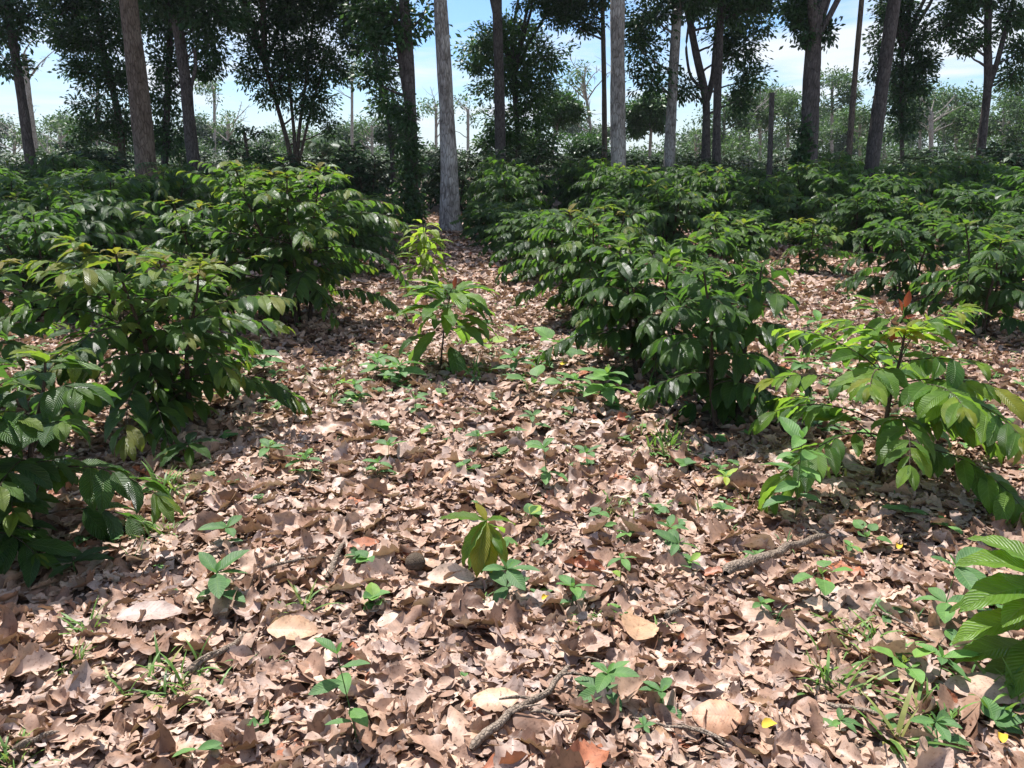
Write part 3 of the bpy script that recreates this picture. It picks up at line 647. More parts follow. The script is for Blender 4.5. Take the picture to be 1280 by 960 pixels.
def branch(label, pts_px, r_px, mat='twig', seed=0, lift=.048, name='fallen_twig', cat='twig', side=0):
    g = np.random.default_rng(seed); pts = []
    for (px, py) in pts_px: pts.append(onground(gp(px, py)))
    pts = np.array(pts); L = np.concatenate([[0], np.cumsum(np.linalg.norm(np.diff(pts, axis=0), axis=1))]); n = max(8, int(L[-1] / .02))
    s = np.linspace(0, L[-1], n); P = np.stack([np.interp(s, L, pts[:, c]) for c in range(3)], -1)
    wob = np.cumsum(g.normal(0, .0038, (n, 3)), axis=0); wob -= np.linspace(0, 1, n)[:, None] * wob[-1]; P += wob; P[:, 2] += lift
    r = r_px / ppm(P[:, 1].mean()); mid = P[n // 2].copy(); base = np.array([P[0, 0], P[0, 1], P[0, 2]])
    mb = MB(); rad = r * (1 - .45 * np.linspace(0, 1, n)); rad[0] *= .5; rad[-1] *= .3
    mb.tube(P - base, rad, 8, rough=.13, seed=seed)
    for k in range(side):
        i = int(g.integers(n // 4, n - 2)); d = unit(np.array([g.normal(), g.normal(), .1])); ln = g.uniform(.05, .13)
        q = P[i] - base; mb.tube([q, q + d * ln * .5 + [0, 0, .01], q + d * ln], [r * .4, r * .3, r * .12], 5)
    o = mb.build(name, M[mat]); o.location = Vector(base); tag(o, label, cat, 'fallen twigs and branches')
branch('crooked grey brown branch rising from the bottom edge at the centre', [(588, 962), (627, 934), (687, 890), (700, 868), (712, 855)], 6.0, seed=1, name='fallen_branch', cat='branch', side=3)
branch('rotten log piece with flaky bark in the right litter', [(905, 738), (940, 722), (990, 702), (1034, 684)], 7.0, seed=2, name='fallen_branch', cat='branch', side=2, lift=.08)
branch('short thick stick right of centre, left of the heart leaved weed', [(826, 786), (850, 768), (866, 755)], 4.0, seed=3)
branch('broken dark branch below the left weeds', [(232, 848), (262, 828), (290, 815), (316, 790)], 5.0, seed=4, name='fallen_branch', cat='branch', side=1)
branch('stick at the lower left corner beside the corner grass', [(20, 942), (50, 930), (76, 921)], 5.0, seed=5)
branch('straight pale twig left of the largest weed seedling', [(660, 914), (724, 921)], 2.4, seed=6)
branch('grey speckled twig at the bottom right of centre', [(850, 932), (880, 944), (910, 962)], 3.5, seed=7)
branch('long thin twig right of the bottom weeds', [(790, 925), (850, 940), (905, 952)], 2.0, seed=12, side=2)
branch('smooth tan stick near the bottom between rosette weed and round leaf', [(1032, 896), (1070, 905), (1102, 918)], 3.5, seed=8)
branch('upright leaning stick stub left of centre', [(410, 735), (420, 714), (432, 694)], 4.5, seed=9)
branch('thin dark twig crossing the litter in front of the log', [(985, 735), (1020, 752), (1065, 772)], 1.8, seed=10, side=3)
branch('thin arched twig reaching toward the large leaved sapling', [(1095, 780), (1140, 808), (1190, 832)], 2.0, seed=11, side=1)
branch('long fine twig lying left of the largest weed', [(690, 820), (722, 842), (760, 850)], 1.8, seed=13, side=1)
branch('dark twig in the left litter near the broad weed', [(330, 722), (375, 716), (412, 712)], 2.5, seed=14)

def dryleaf(label, px, py, size_px, az, tint, W=.62, curl=0.8, droop=.25, lift=.07, tilt=(0, 0), serr=.05, seed=0, mat='dry', name='dry_leaf', cat='dry leaf'):
    loc = onground(gp(px, py)); s = size_px / ppm(loc[1]); a = R(az)
    d = np.array([math.cos(a), math.sin(a), -.02]); mb = MB()
    mb.inst(leaf_tpl(22, 8, W=W, droop=droop, fold=.05, wave=.012, wn=3, ph=seed, peak=.95, sharp=.65, tipw=.06, serr=serr, ns=11, curl=curl, rs=seed), -d * s * .5 + [0, 0, lift * .0], d, np.array([tilt[0], tilt[1], 1.0]), s, tint)
    o = mb.build(name, M[mat]); o.location = Vector(loc) + Vector((0, 0, lift)); tag(o, label, cat, 'large single dry leaves')
dryleaf('broad flat honey tan leaf with toothed edge, left of centre', 367, 800, 62, 5, .95, W=.62, tilt=(0, -.35), seed=1)
dryleaf('upright orange tan leaf standing beside the bottom weeds', 797, 806, 62, 75, .95, W=.8, tilt=(.1, -.6), seed=2)
dryleaf('arched tan leaf in front of the crooked branch', 619, 903, 60, 175, .945, W=.65, curl=-1.8, tilt=(0, -.2), seed=3)
dryleaf('smooth rounded brown leaf left of the bottom twigs', 893, 926, 60, 170, .97, W=.85, curl=-1.2, tilt=(0, -.4), seed=4)
dryleaf('large curled brown leaf at the right edge under the sapling', 1236, 890, 110, 165, .5, W=.45, curl=-2.5, tilt=(0, -.3), seed=5, lift=.09)
dryleaf('pinkish ribbed leaf lying left of the broken branch', 190, 782, 75, 20, .70, W=.5, curl=1, tilt=(0, -.2), seed=6)
dryleaf('rusty red dry leaf in the mid litter on the left', 456, 700, 42, 30, 1.0, W=.45, tilt=(0, -.3), seed=7)
dryleaf('tan leaf with curled rim beside the pod', 565, 740, 60, 10, .85, W=.6, curl=2, tilt=(.2, -.3), seed=8)
dryleaf('pale grey brown leaf rolled like a tube near the rosette weed', 1215, 840, 60, 160, .75, W=.7, curl=8, seed=9)
dryleaf('dull green fallen leaf below the lone bush', 1130, 656, 62, -8, .35, W=.3, curl=.5, seed=10, mat='weed', name='fallen_green_leaf', cat='green leaf')
dryleaf('yellow petal near the bottom edge right of centre', 958, 938, 24, 30, .5, W=.7, curl=3, seed=11, mat='yellow', name='fallen_petal', cat='petal')
dryleaf('orange yellow petal near the bottom right corner', 1247, 948, 22, 60, .1, W=.7, curl=4, seed=12, mat='yellow', name='fallen_petal', cat='petal')
dryleaf('yellow fallen leaf behind the heart leaved weeds', 706, 464, 20, 60, .5, W=.6, seed=13, mat='yellow', name='fallen_yellow_leaf', cat='yellow leaf')
dryleaf('small orange petal in the shade of the lone bush', 1121, 700, 16, 60, .0, W=.8, curl=4, seed=14, mat='yellow', name='fallen_petal', cat='petal')
dryleaf('yellow crumb of petal beside the weed pair', 681, 770, 13, 60, .2, W=.8, curl=4, seed=15, mat='yellow', name='fallen_petal', cat='petal')
# round seed pod
loc = onground(gp(520, 722)); th = np.linspace(0.02, math.pi - .02, 14)
mb = MB(); rp = 12.0 / ppm(loc[1]); mb.tube(np.stack([np.zeros(14), np.zeros(14), rp * (1 - np.cos(th))], -1), rp * np.sin(th) * 1.05, 18, rough=.03, seed=3)
o = mb.build('seed_pod', M['pod']); o.location = Vector(loc) + Vector((0, 0, .03)); tag(o, 'round brown woody seed pod lying in the litter left of the seedling', 'seed pod')

# ---------------------------------------------------------------- trees
TT = [leaf_tpl(2, 2, W=.46, droop=d, fold=.2, wave=0, peak=.9, sharp=.8, tipw=.1) for d in (.3, .9)]
TT1 = [leaf_tpl(2, 1, W=.5, droop=d, fold=0, wave=0, peak=.9, sharp=.8, tipw=.15) for d in (.3, .9)]
def crown_leaves(mb, g, blobs, size, per=26, clump=.38, dens=1.0, tint=.45, tp=None, flat=1.0):
    cs = []
    for (c, rx, ry, rz_) in blobs:
        A = 4 * math.pi * ((rx * ry + rx * rz_ + ry * rz_) / 3)
        n = max(3, int(A * dens * 2.3 / (clump * clump * 2.2)))
        d = unit(g.normal(0, 1, (n, 3))); rr = g.random(n) ** .42
        wob = 1 + .22 * np.sin(5 * d[:, 0] + c[0] * 3) + .18 * np.sin(7 * d[:, 2] + c[1])
        P = c + d * np.array([rx, ry, rz_]) * (rr * wob)[:, None]; cs.append(P)
        for p, dd in zip(P, d):
            k = int(per * g.uniform(.5, 1.4)); o = g.normal(0, clump * .43, (k, 3)) * [1, 1, .7 * flat]
            D = unit(o * .8 + dd * .4 * clump + g.normal(0, .25, (k, 3)) * clump) ; D[:, 2] -= .25
            Z = np.stack([g.normal(0, .8, k), g.normal(0, .8, k), np.ones(k)], -1)
            tt = np.clip(tint + g.normal(0, .12) + g.normal(0, .12, k), 0, 1); w_ = g.random(k) < .5; s = size * g.uniform(.65, 1.25, k)
            T = tp or TT1
            for q, mm in ((0, w_), (1, ~w_)): mb.inst(T[q], (p + o)[mm], D[mm], Z[mm], s[mm], tt[mm])
    return cs
def limb(mb, g, a, b_, r0, r1, sag=.12, n=7):
    t = np.linspace(0, 1, n); L = np.linalg.norm(b_ - a); P = a + (b_ - a) * t[:, None]
    side = g.normal(0, sag * L * .5, 3); P += np.sin(math.pi * t)[:, None] * side * [1, 1, .5]; P += g.normal(0, L * .012, (n, 3)) * np.sin(math.pi * t)[:, None]
    mb.tube(P, r0 + (r1 - r0) * t, 6)
def tree(label, Y, path, w_px, bark='bark_dark', H=None, wt_px=None, blobs=(), high=None, size=.145, mat='tree', tint=.4, dens=1.0, per=44, clump=.40, group=None, forks=(), name='tall_tree', cat='tree', seed=0, bare=0, twigs=True, pxpath_top_dir=None, attach=None):
    """path: photo points up the trunk at distance Y; blobs: (px, py, rx_px, rz_px[, dY]) masses of leaves; high: (height, radius, leaf) crown above the frame"""
    g = np.random.default_rng(seed + 3000)
    P = [at(px, py, Y) for px, py in path]
    base = P[0].copy(); sl = (P[1] - P[0]) / (P[1][2] - P[0][2]); base = base - sl * base[2] * np.array([1, 1, 1]); base[2] = 0; base = onground(base)
    pts = [base - [0, 0, .1]] + [p for p in P if p[2] > .15]
    if H and H > pts[-1][2]:
        s2 = (pts[-1] - pts[-2]) / max(.1, pts[-1][2] - pts[-2][2]); pts.append(pts[-1] + s2 * (H - pts[-1][2]))
    pts = np.array(pts); zz_ = np.linspace(0, 1, max(10, int(pts[-1][2] * 3)))
    L = np.concatenate([[0], np.cumsum(np.linalg.norm(np.diff(pts, axis=0), axis=1))]); L /= L[-1]
    PP = np.stack([np.interp(zz_, L, pts[:, c]) for c in range(3)], -1)
    for _ in range(3): PP[1:-1] = (PP[:-2] + 2 * PP[1:-1] + PP[2:]) / 4
    pm = F / (Y * .96 + .45); r0 = w_px / pm / 2; r1 = (wt_px or w_px * .72) / pm / 2
    topv = 1.6 + Y * .18
    rad = r0 + (r1 - r0) * np.clip(PP[:, 2] / topv, 0, 1); over = np.clip((PP[:, 2] - topv) / max(1, PP[-1][2] - topv), 0, 1); rad = rad * (1 - .6 * over)
    rad = rad * (1 + .6 * np.exp(-PP[:, 2] / .45))
    root = thing(name, label, cat, base, group)
    mb = MB(); rad = rad * (1 + .035 * np.sin(PP[:, 2] * 2.3 + seed) + .02 * np.sin(PP[:, 2] * 5.1 + 2 * seed)); mb.tube(PP - base, rad, 18, rough=.06, seed=seed); mb.build('trunk', M[bark], root)
    br = MB(); cr_ = MB(); any_b = False; any_c = False
    for fk in forks:                                           # extra limbs given as photo paths
        f = np.array([at(px, py, Y) for px, py in fk['p']]) - base
        if fk.get('H'): s2 = (f[-1] - f[-2]) / max(.1, f[-1][2] - f[-2][2]); f = np.vstack([f, f[-1] + s2 * max(.2, fk['H'] - f[-1][2])])
        brf = MB(); n = len(f) * 4; t = np.linspace(0, len(f) - 1, n); f2 = np.stack([np.interp(t, np.arange(len(f)), f[:, c]) for c in range(3)], -1)
        for _ in range(2): f2[1:-1] = (f2[:-2] + 2 * f2[1:-1] + f2[2:]) / 4
        brf.tube(f2, np.linspace(fk['w'] / pm / 2, fk['w'] * fk.get('tw', .6) / pm / 2, n), 9, rough=.04, seed=seed + 5); brf.build('limb', M[bark], root)
    B = []
    for b_ in blobs:
        px, py, rx, rz_ = b_[:4]; dY = b_[4] if len(b_) > 4 else 0.0
        c = at(px, py, Y + dY) - base; B.append((c, rx / pm, rx / pm * .9, rz_ / pm))
    if B:
        cs = crown_leaves(cr_, g, B, size, per, clump, dens, tint); any_c = True
        for (c, rx, ry, rz_), P_ in zip(B, cs):
            j = int(np.argmin(np.abs(PP[:, 2] - base[2] - (c[2] - max(rz_, .4 * np.linalg.norm((c - PP[0] + base)[:2])))))); a = PP[j] - base
            limb(br, g, a, c, min(rad[j] * .5, .05), .012); any_b = True
            if twigs:
                for q in g.choice(len(P_), min(len(P_), 10), replace=False): limb(br, g, c, P_[q], .018, .005, n=5)
    if high:
        hh, rr, lf = high; c = PP[-1] - base; c = c + [0, 0, max(0, hh - c[2])]; n = 7; hb = []
        for k in range(n):
            A = k * 2.4 + g.uniform(0, 1); q = c + np.array([math.cos(A) * rr * .6, math.sin(A) * rr * .6, g.uniform(-1.8, 1.2)]); hb.append((q, rr * .5, rr * .5, rr * .35)); limb(br, g, PP[int(len(PP) * .8)] - base, q, .08, .03)
        hb.append((c + [0, 0, rr * .3], rr * .6, rr * .6, rr * .4))
        crown_leaves(cr_, g, hb, lf, 20, lf * 2.4, .5, tint, TT1); any_b = any_c = True
    if bare:
        for k in range(bare):
            j = int(g.integers(len(PP) // 2, len(PP))); A = g.uniform(0, 6.28); ln = g.uniform(.8, 2.4) * max(1, Y / 60); q = PP[j] - base; e = q + np.array([math.cos(A) * ln, math.sin(A) * ln * .4, ln * g.uniform(.4, 1.1)])
            limb(br, g, q, e, .05, .015)
            for _ in range(4): f = q + (e - q) * g.uniform(.4, 1); limb(br, g, f, f + g.normal(0, .5, 3) * ln * .4 + [0, 0, .3], .02, .006)
            any_b = True
    if any_b: br.build('branches', M[bark], root)
    if any_c: cr_.build('crown', M[mat], root)
    return root

# tall trunks that cross the upper frame
tree('thick dark brown trunk leaning slightly left in the left third', 18, [(186, 250), (182, 200), (172, 100), (160, 0)], 27, 'bark_brown', H=12, wt_px=20, high=(12.5, 5.2, .30), seed=1)
tree('slim dark trunk forking in a V near the top left', 25, [(244, 230), (240, 190), (232, 100), (222, 30)], 15, 'bark_dark', H=None, wt_px=12, forks=[dict(p=[(222, 32), (214, 15), (200, -10)], w=9, H=12), dict(p=[(222, 32), (229, 12), (236, -12)], w=9, H=12), dict(p=[(249, 222), (246, 190), (240, 140), (238, 110), (245, 85), (243, 60)], w=6)], blobs=[(205, -5, 45, 22), (262, 12, 38, 26), (232, -30, 60, 26)], seed=2)
tree('leaning slender trunk near the left edge with sparse side leaves', 26, [(44, 240), (38, 200), (24, 100), (8, 0)], 13, 'bark_dark', H=13, wt_px=9, blobs=[(8, 80, 22, 12), (0, 40, 26, 16), (30, 20, 20, 14), (6, 5, 28, 18)], high=(12, 3.6, .32), seed=3)
tree('trunk wrapped in climbing leaves left of the grey trunk', 20, [(516, 285), (514, 200), (512, 100), (505, -5)], 17, 'bark_dark', H=11.5, wt_px=12, high=(11, 2.4, .32), forks=[dict(p=[(514, 150), (506, 110), (499, 60), (490, -10)], w=9, H=11)], blobs=[(478, 20, 26, 20), (470, 60, 16, 20), (468, 100, 16, 18), (490, 130, 16, 16), (455, 10, 22, 16), (528, 20, 14, 14), (500, 40, 18, 20)], seed=4)
tree('pale grey trunk standing alone at the end of the path', 18.0, [(563, 292), (561, 200), (556, 100), (550, 0)], 22, 'bark_grey', H=12, wt_px=15.5, high=(11.5, 1.7, .32), seed=5)
tree('straight dark trunk in front of the round leafy tree', 27, [(626, 240), (626, 200), (624, 100), (621, 0)], 14, 'bark_dark', H=12, wt_px=11, high=(12.5, 3.2, .32), seed=6)
tree('thin straight trunk left of the mottled grey one', 33, [(756, 215), (755, 100), (753, 0)], 7, 'bark_brown', H=11, blobs=[(715, 5, 34, 16), (690, -8, 34, 14), (735, 30, 18, 12), (752, -12, 34, 20), (700, 22, 20, 12)], high=(14, 4.0, .32), seed=7)
tree('mottled grey trunk right of centre, rising from the bushes', 20, [(773, 262), (773, 200), (772, 100), (772, 0)], 19, 'bark_grey', H=12, wt_px=16.5, high=(12, 1.8, .32), seed=8)
tree('mottled pale trunk leaning right beside the dark pair', 25, [(835, 240), (837, 190), (841, 100), (847, 0)], 14, 'bark_grey', H=11.5, wt_px=10.5, blobs=[(812, 20, 28, 22), (800, 62, 24, 24), (815, 100, 20, 22), (860, -4, 40, 16)], high=(12, 2.6, .32), seed=9)
tree('crooked dark trunk splitting low into two limbs', 29, [(883, 215), (882, 170), (884, 125), (870, 70), (858, 0)], 11, 'bark_dark', H=9, forks=[dict(p=[(884, 125), (892, 95), (894, 60), (900, 0)], w=8, H=9), dict(p=[(880, 115), (862, 95), (857, 60), (862, 20)], w=4)], blobs=[(870, 8, 26, 16), (935, 20, 26, 20), (925, 62, 22, 22), (935, 100, 18, 20), (905, 45, 16, 20), (855, 110, 16, 14), (925, 125, 14, 12)], high=(13, 4.0, .32), seed=10)
tree('dark ivy speckled trunk right of the crooked one', 26, [(895, 235), (896, 150), (898, 80), (902, 0)], 11, 'bark_dark', H=14, blobs=[(910, 10, 22, 20), (935, -4, 30, 16), (960, 4, 16, 10)], high=(12, 2.8, .32), seed=11)
tree('leafless broken post like trunk right of the dark pair', 21, [(961, 232), (963, 180), (965, 116)], 7, 'bark_dark', H=None, wt_px=5, name='dead_trunk', cat='dead tree', seed=12)
tree('thickest dark trunk on the right, forking at the top edge', 21, [(1008, 250), (1011, 190), (1014, 100), (1019, 20)], 23, 'bark_dark', H=None, wt_px=17, forks=[dict(p=[(1018, 22), (1012, 5), (1000, -25)], w=14, H=13), dict(p=[(1019, 24), (1028, 5), (1036, -20)], w=11, H=13)], blobs=[(1000, 30, 12, 18), (996, 8, 16, 12), (1036, 40, 6, 14), (1008, 55, 6, 8)], size=.12, clump=.22, high=(11.5, 2.8, .32), seed=13)
tree('thin reddish trunk right of the thickest one', 24, [(1058, 235), (1062, 180), (1069, 90), (1077, 0)], 8, 'bark_brown', H=11, wt_px=5.5, seed=14, high=(11, 1.6, .3))
tree('dark trunk leaning right in front of the ragged leafy tree', 24, [(1086, 235), (1092, 190), (1102, 110), (1118, 0)], 17, 'bark_dark', H=14, wt_px=14, high=(12.5, 3.4, .32), seed=15)
tree('forked dark trunk near the right edge', 30, [(1224, 215), (1229, 160), (1236, 105), (1234, 50), (1236, -5)], 11, 'bark_dark', H=10, forks=[dict(p=[(1236, 108), (1246, 80), (1256, 40), (1268, -5)], w=7, H=10)], blobs=[(1205, 10, 26, 16), (1185, 30, 20, 14), (1215, 50, 18, 12), (1262, 20, 22, 20), (1275, 62, 20, 16), (1262, 95, 18, 12), (1225, -8, 36, 14), (1200, 62, 12, 8)], tint=.55, high=(13, 4.0, .32), seed=16, size=.15)
# leafy trees standing behind the trunks
tree('dense dark many limbed tree filling the upper left', 30, [(155, 225), (150, 150), (128, 60), (118, 0)], 9, 'bark_brown', H=8.5, blobs=[(80, 10, 36, 28), (115, 50, 40, 30), (75, 45, 26, 16), (140, 95, 34, 26), (100, 85, 26, 16), (150, 20, 34, 30), (120, 140, 26, 22), (150, 160, 28, 22), (105, 165, 18, 16), (95, -15, 60, 24)], high=(13, 4.4, .30), seed=20, tint=.45, dens=.8)
tree('dark leafy tree between the two left trunks', 28, [(205, 225), (208, 150), (212, 60), (215, 0)], 9, 'bark_dark', H=8, blobs=[(200, 30, 30, 26), (210, 80, 24, 24), (205, 125, 24, 24), (215, 170, 22, 24), (190, 175, 16, 20), (260, 50, 26, 26), (258, 80, 16, 14), (195, -10, 50, 20)], high=(13, 4.4, .30), seed=21, tint=.42, dens=.85)
tree('vase shaped dark tree with stems fanning out left of centre', 31, [(368, 225), (362, 185), (340, 110), (318, 40)], 6, 'bark_brown', H=None, forks=[dict(p=[(369, 215), (368, 170), (362, 110), (352, 30)], w=5), dict(p=[(370, 215), (374, 160), (384, 90), (392, 20)], w=5), dict(p=[(371, 215), (382, 165), (396, 110), (412, 60)], w=4)], blobs=[(330, 20, 36, 26), (370, 10, 36, 28), (410, 20, 30, 26), (330, 70, 30, 24), (370, 70, 34, 30), (405, 75, 26, 28), (350, 110, 26, 22), (390, 125, 28, 26), (408, 160, 14, 12), (315, 95, 18, 14), (440, 10, 26, 20), (295, 25, 18, 18), (360, -15, 80, 16)], high=(12.5, 4.4, .30), seed=22, tint=.42, dens=.8)
tree('round full leafy tree behind the straight dark trunk', 34, [(650, 225), (648, 180), (642, 100), (640, 60)], 7, 'bark_dark', H=None, blobs=[(640, 50, 38, 24), (605, 60, 30, 22), (675, 70, 28, 22), (630, 95, 40, 28), (670, 110, 34, 28), (655, 150, 34, 30), (625, 160, 26, 26), (680, 180, 20, 22), (588, 80, 16, 12), (650, 30, 20, 12), (610, 185, 14, 18), (635, 185, 24, 20)], high=(13, 3.0, .32), seed=23, tint=.8, dens=.6, size=.16)
tree('ragged dark tree with hanging leaves behind the leaning right trunk', 31, [(1128, 215), (1127, 150), (1128, 60), (1130, 20)], 5, 'bark_dark', H=None, blobs=[(1120, 20, 22, 20), (1145, 50, 22, 20), (1100, 55, 14, 18), (1135, 85, 28, 18), (1125, 120, 22, 20), (1145, 105, 20, 14), (1095, 85, 10, 12), (1128, 155, 18, 18), (1155, 75, 16, 10), (1118, 0, 24, 12)], high=(12, 4.0, .32), seed=24, tint=.35)
tree('flat topped tree leaning out right of the round leafy tree', 42, [(690, 215), (690, 180), (698, 150)], 5, 'bark_grey', H=None, blobs=[(700, 130, 24, 12), (715, 140, 16, 12), (690, 148, 16, 10)], seed=25, tint=.5, size=.2)
tree('low umbrella shaped tree behind the hedge right of centre', 36, [(738, 225), (738, 200), (738, 185)], 5, 'bark_dark', H=None, blobs=[(735, 180, 26, 12), (722, 192, 16, 10), (752, 196, 20, 12), (735, 205, 26, 12)], seed=26, tint=.55)
tree('small layered tree with feathery boughs behind the left bushes', 27, [(313, 225), (311, 200), (305, 165)], 4, 'bark_brown', H=None, blobs=[(285, 178, 18, 5), (322, 165, 18, 5), (298, 192, 16, 5), (325, 190, 18, 6), (305, 160, 14, 5), (320, 205, 16, 6), (285, 205, 14, 5)], seed=27, tint=.5, size=.13, clump=.2, dens=.22, per=20)
tree('green rounded tree seen between the mottled trunks', 45, [(812, 225), (812, 190), (814, 160)], 4, 'bark_pale', H=None, blobs=[(800, 140, 22, 14), (825, 145, 22, 14), (812, 130, 18, 10), (795, 160, 12, 8)], seed=28, tint=.6, size=.22)
tree('leafy tree just left of the vine wrapped trunk', 30, [(492, 225), (488, 160), (470, 80), (466, 20)], 6, 'bark_dark', H=None, blobs=[(460, 40, 22, 24), (440, 50, 12, 16), (478, 90, 18, 24), (482, 135, 14, 20), (495, 170, 14, 18), (425, 85, 14, 16)], high=(12, 4.0, .32), seed=29, tint=.35)
# vines on two trunks: plants of their own
def vine(label, Y, blobs, seed):
    g = np.random.default_rng(seed); c0 = onground(at(blobs[0][0], 300, Y) * [1, 1, 0]); root = thing('climbing_vine', label, 'vine', c0); pm = F / (Y * .96 + .45)
    mb = MB(); cr_ = crown_leaves(mb, g, [(at(px, py, Y - .05) - c0, rx / pm, rx / pm, rz_ / pm) for px, py, rx, rz_ in blobs], .13, 22, .2, 1.0, .35)
    st = MB(); z1 = (at(blobs[-1][0], blobs[-1][1], Y) - c0); zs = np.linspace(0, 1, 24)
    P = z1 * zs[:, None]; P[:, 0] += .22 * np.cos(zs * 14); P[:, 1] += .22 * np.sin(zs * 14); st.tube(P, .012, 5)
    st.build('stem', M['green_stem'], root); mb.build('foliage', M['tree'], root)
vine('leafy vine covering the dark trunk left of the grey trunk', 19.8, [(514, 268, 17, 18), (510, 238, 15, 17), (516, 208, 13, 16), (511, 178, 11, 16), (510, 148, 8, 14)], 41)
vine('narrow strip of vine on the left side of the thickest right trunk', 20.8, [(1003, 205, 7, 22), (1002, 180, 6, 16), (1004, 160, 5, 14)], 42)

# far trees beyond the plantation
def far_tree(label, Y, px, top, wid, seed, mat='tree_hazed', tint=.5, bark='bark_pale', group='pale far trees', tw=4, shape='umbrella', bare=0, lean=0, size=None, cat='tree', name='distant_tree'):
    g = np.random.default_rng(seed); bl = []
    if shape == 'umbrella':
        for k in range(max(6, int(wid / 3.2))): bl.append((px + lean + g.uniform(-.95, .95) * wid, top + g.uniform(-2, 26), wid * g.uniform(.18, .4), g.uniform(3, 8), g.uniform(-3, 3)))
    elif shape == 'round':
        for k in range(max(5, int(wid / 2.6))): a = g.uniform(0, 6.28); r_ = g.random() ** .5; bl.append((px + lean + math.cos(a) * r_ * wid * .75, top + wid * .85 + math.sin(a) * r_ * wid * .75, wid * .30, wid * .24, g.uniform(-2, 2)))
    tree(label, Y, [(px, 222), (px + lean * .3, 190), (px + lean, top + 12)], tw, bark, H=None, wt_px=tw * .6, blobs=bl, size=size or .0036 * Y, mat=mat, tint=tint, per=24, clump=.011 * Y, dens=1.3, group=group, seed=seed, bare=bare, name=name, cat=cat, twigs=False)
far_tree('pale bare limbed tree rising left of the dense dark tree', 46, 50, 55, 0, 50, shape='none', bare=9, tw=8, lean=-20, name='bare_tree')
far_tree('thin bare branched tree with pale twigs behind the dark tree edge', 55, 122, 90, 10, 51, shape='none', bare=16, tw=4, name='bare_tree')
for k, (Y, px, top, wd, shp, lab) in enumerate([
    (60, 18, 150, 22, 'umbrella', 'hazy umbrella tree at the left edge'), (70, 75, 145, 24, 'umbrella', 'hazy umbrella tree right of the leaning slender trunk'),
    (58, 60, 178, 16, 'round', 'low hazy tree behind the left hedge'), (75, 268, 100, 22, 'umbrella', 'pale tree seen left of the vase shaped tree'),
    (62, 285, 140, 16, 'umbrella', 'lower pale tree left of the vase shaped tree'), (65, 440, 70, 20, 'umbrella', 'tall hazy tree left of the vine trunk'),
    (80, 465, 148, 18, 'umbrella', 'small hazy tree low beside the vine trunk'), (60, 430, 185, 22, 'round', 'low pale tree right of the palm'),
    (68, 545, 120, 20, 'umbrella', 'hazy tree seen between vine trunk and grey trunk'), (75, 585, 125, 14, 'umbrella', 'hazy tree seen just right of the grey trunk'),
    (85, 535, 185, 16, 'round', 'low hazy tree behind the grey trunk'), (70, 345, 178, 16, 'round', 'low pale tree under the vase shaped tree')]):
    far_tree(lab, Y, px, top, wd, 100 + k, shape=shp, bare=5 if k % 2 == 0 else 2)
far_tree('bare crooked tree between the round leafy tree and the mottled trunk', 50, 748, 90, 22, 130, shape='umbrella', bare=10, tw=4, lean=-18, name='bare_tree', mat='tree_hazed')
far_tree('pale forked bare trunk in the right woods', 55, 1164, 128, 0, 131, shape='none', bare=10, tw=6, name='bare_tree')
far_tree('pale bare branching tree left of the thickest right trunk', 60, 935, 130, 0, 132, shape='none', bare=12, tw=6, name='bare_tree')
right_far = [(58, 905, 135, 28, 'light woodland tree right behind the dark trunk pair'), (64, 950, 105, 34, 'tallest woodland tree left of the thickest right trunk'), (60, 985, 130, 24, 'woodland tree just left of the thickest right trunk'),
    (66, 1040, 98, 24, 'tall woodland tree right of the thickest right trunk'), (55, 1075, 145, 22, 'woodland tree behind the thin reddish trunk'), (70, 1150, 120, 22, 'woodland tree behind the ragged dark tree'),
    (62, 1195, 118, 30, 'woodland tree with a wide crown left of the forked trunk'), (75, 1180, 128, 26, 'farther woodland tree behind the wide crowned one'), (56, 1255, 135, 30, 'bright woodland tree right of the forked trunk'),
    (60, 1215, 150, 22, 'low woodland tree at the foot of the forked trunk'), (70, 1275, 105, 24, 'tall woodland tree cut by the right edge'), (52, 1105, 165, 18, 'low woodland tree behind the leaning right trunk'), (54, 925, 165, 20, 'low woodland tree behind the leafless post'), (55, 1020, 165, 20, 'low woodland tree right of the thickest trunk foot'), (56, 870, 168, 16, 'low woodland tree behind the crooked trunk')]
for k, (Y, px, top, wd, lab) in enumerate(right_far):
    wd = wd * 1.35; top = top - 12
    far_tree(lab, Y, px, top, wd, 150 + k, shape='round', group='woodland beyond the hedge on the right', tint=.35 + .3 * ((k * 7) % 5) / 5)
# wood so far off that it reads as one mass
mb = MB(); g = np.random.default_rng(199); bl = []
for k in range(46):                                            # overlapping crowns of many heights
    Y = g.uniform(85, 128); px = g.uniform(-80, 1360); t_ = 205 - g.uniform(5, 95) * (1.0 if px > 850 else .5); wc = g.uniform(2.0, 4.2); c = at(px, t_, Y)
    for _ in range(9):
        d_ = unit(g.normal(0, 1, 3)); bl.append((c + d_ * wc * [1, .8, .55] * g.uniform(.3, .9), wc * .42, wc * .4, wc * .3))
    for _ in range(3): bl.append((np.array([c[0] + g.normal(0, 1), Y, c[2] * g.uniform(.3, .7)]), 1.4, 1.2, 1.0))
for k in range(70):
    Y = g.uniform(66, 92); px = g.uniform(-80, 1360); bl.append((at(px, 208, Y), 2.6, 2.0, g.uniform(.8, 1.8)))
crown_leaves(mb, g, bl, .34, 24, 1.0, .9, .25, TT1)
tag(mb.build('distant_wood', M['tree_hazed']), 'far off hazy wood along the horizon behind the plantation', 'woodland', kind='stuff')

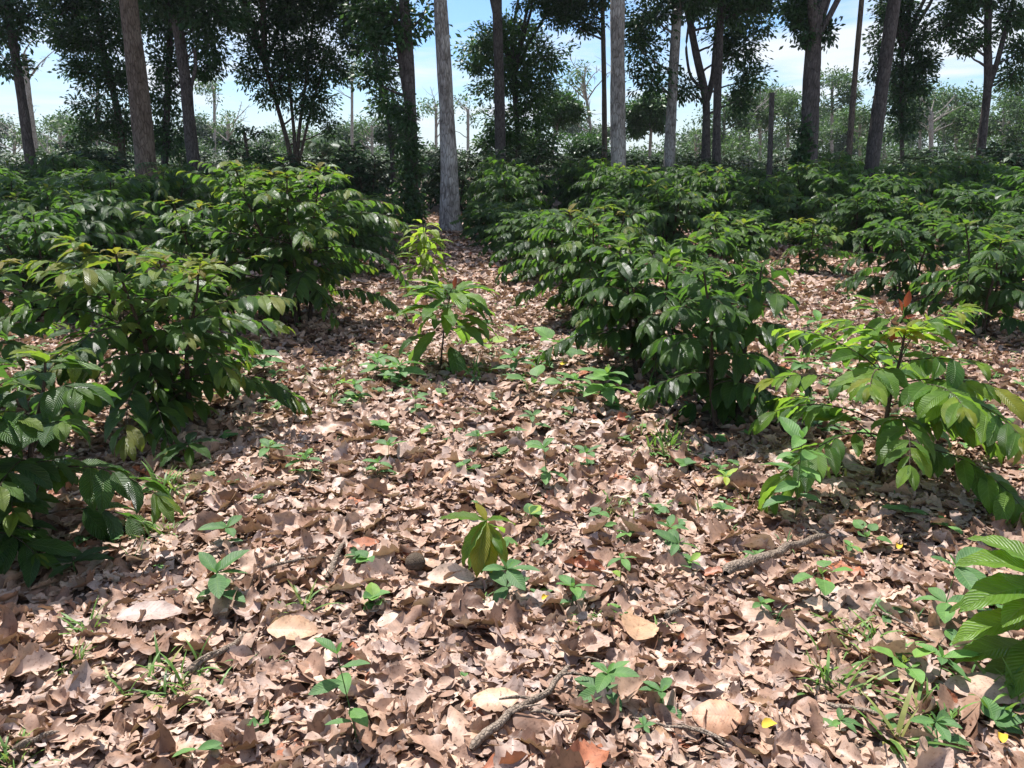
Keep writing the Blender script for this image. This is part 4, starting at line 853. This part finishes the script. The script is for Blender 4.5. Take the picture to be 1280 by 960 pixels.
# palm and broad frond plant
def frond(g, root, p0, az, ln, rise, mat, n=26, leaf=.45, wid=1.0, drop=2.0):
    mb = MB(); t = np.linspace(0, 1, 14); e = rise - drop * t ** 1.2
    d = np.stack([math.cos(az) * np.cos(e), math.sin(az) * np.cos(e), np.sin(e)], -1); P = p0 + np.cumsum(d * ln / 14, axis=0); mb.tube(P, .012 * (1 - .7 * t) * ln, 5)
    for k in range(n):
        f = .12 + .86 * k / n; q = np.array([np.interp(f, t, P[:, c]) for c in range(3)]); dd = np.array([np.interp(f, t, d[:, c]) for c in range(3)]); s = np.array([-math.sin(az), math.cos(az), 0])
        for sd in (-1, 1): mb.inst(TG[1], q, dd * .7 + s * sd + [0, 0, -.15], np.array([0, 0, 1.0]), leaf * math.sin(math.pi * (f * .8 + .15)), .2 + .3 * g.random(), wid)
    return mb.build('frond', M[mat], root)
g = np.random.default_rng(61); c = onground(at(405, 225, 42) * [1, 1, 0]); root = thing('palm_tree', 'feathery palm standing right of the vase shaped tree', 'palm', c); mb = MB(); top = at(405, 190, 42) - c
mb.tube(np.linspace([0, 0, 0], top, 10), np.linspace(.2, .14, 10), 9, rough=.08); mb.build('trunk', M['bark_brown'], root)
for k in range(13): frond(g, root, top, k * 2.4, g.uniform(1.5, 2.0), g.uniform(.5, 1.3), 'tree_hazed', leaf=.6, wid=1.6)
g = np.random.default_rng(62); c = onground(at(150, 300, 14.5) * [1, 1, 0]); root = thing('fern_plant', 'tall plant with drooping fronds above the shaded left bushes', 'fern', c)
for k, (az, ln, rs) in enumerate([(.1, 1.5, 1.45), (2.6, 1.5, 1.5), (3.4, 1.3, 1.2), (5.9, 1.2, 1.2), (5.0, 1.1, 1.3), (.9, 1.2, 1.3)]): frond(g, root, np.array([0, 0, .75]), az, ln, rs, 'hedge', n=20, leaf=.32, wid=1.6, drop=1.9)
mb = MB(); mb.tube(np.linspace([0, 0, 0], [0, 0, .8], 6), .035, 7); mb.build('stem', M['green_stem'], root)

# ---------------------------------------------------------------- haze
def haze(dens=0.0003):
    x0, x1, y0, y1, z0, z1 = -170, 170, -20, 145, -1.2, 26
    v = [(x, y, z) for x in (x0, x1) for y in (y0, y1) for z in (z0, z1)]
    f = [(0, 1, 3, 2), (4, 6, 7, 5), (0, 4, 5, 1), (2, 3, 7, 6), (0, 2, 6, 4), (1, 5, 7, 3)]
    me = bpy.data.meshes.new('haze'); me.from_pydata(v, [], f); o = bpy.data.objects.new('haze', me); COL.objects.link(o)
    m, nt = newmat('haze_air'); p = N(nt, 'ShaderNodeVolumePrincipled'); p.inputs['Color'].default_value = (.86, .92, 1.0, 1); p.inputs['Density'].default_value = dens; p.inputs['Anisotropy'].default_value = .3
    out = N(nt, 'ShaderNodeOutputMaterial'); LK(nt, p.outputs[0], out.inputs['Volume']); me.materials.append(m)
    tag(o, 'thin bluish haze lying over the whole plantation', 'haze', kind='stuff')
HAZE = True
if HAZE: haze()
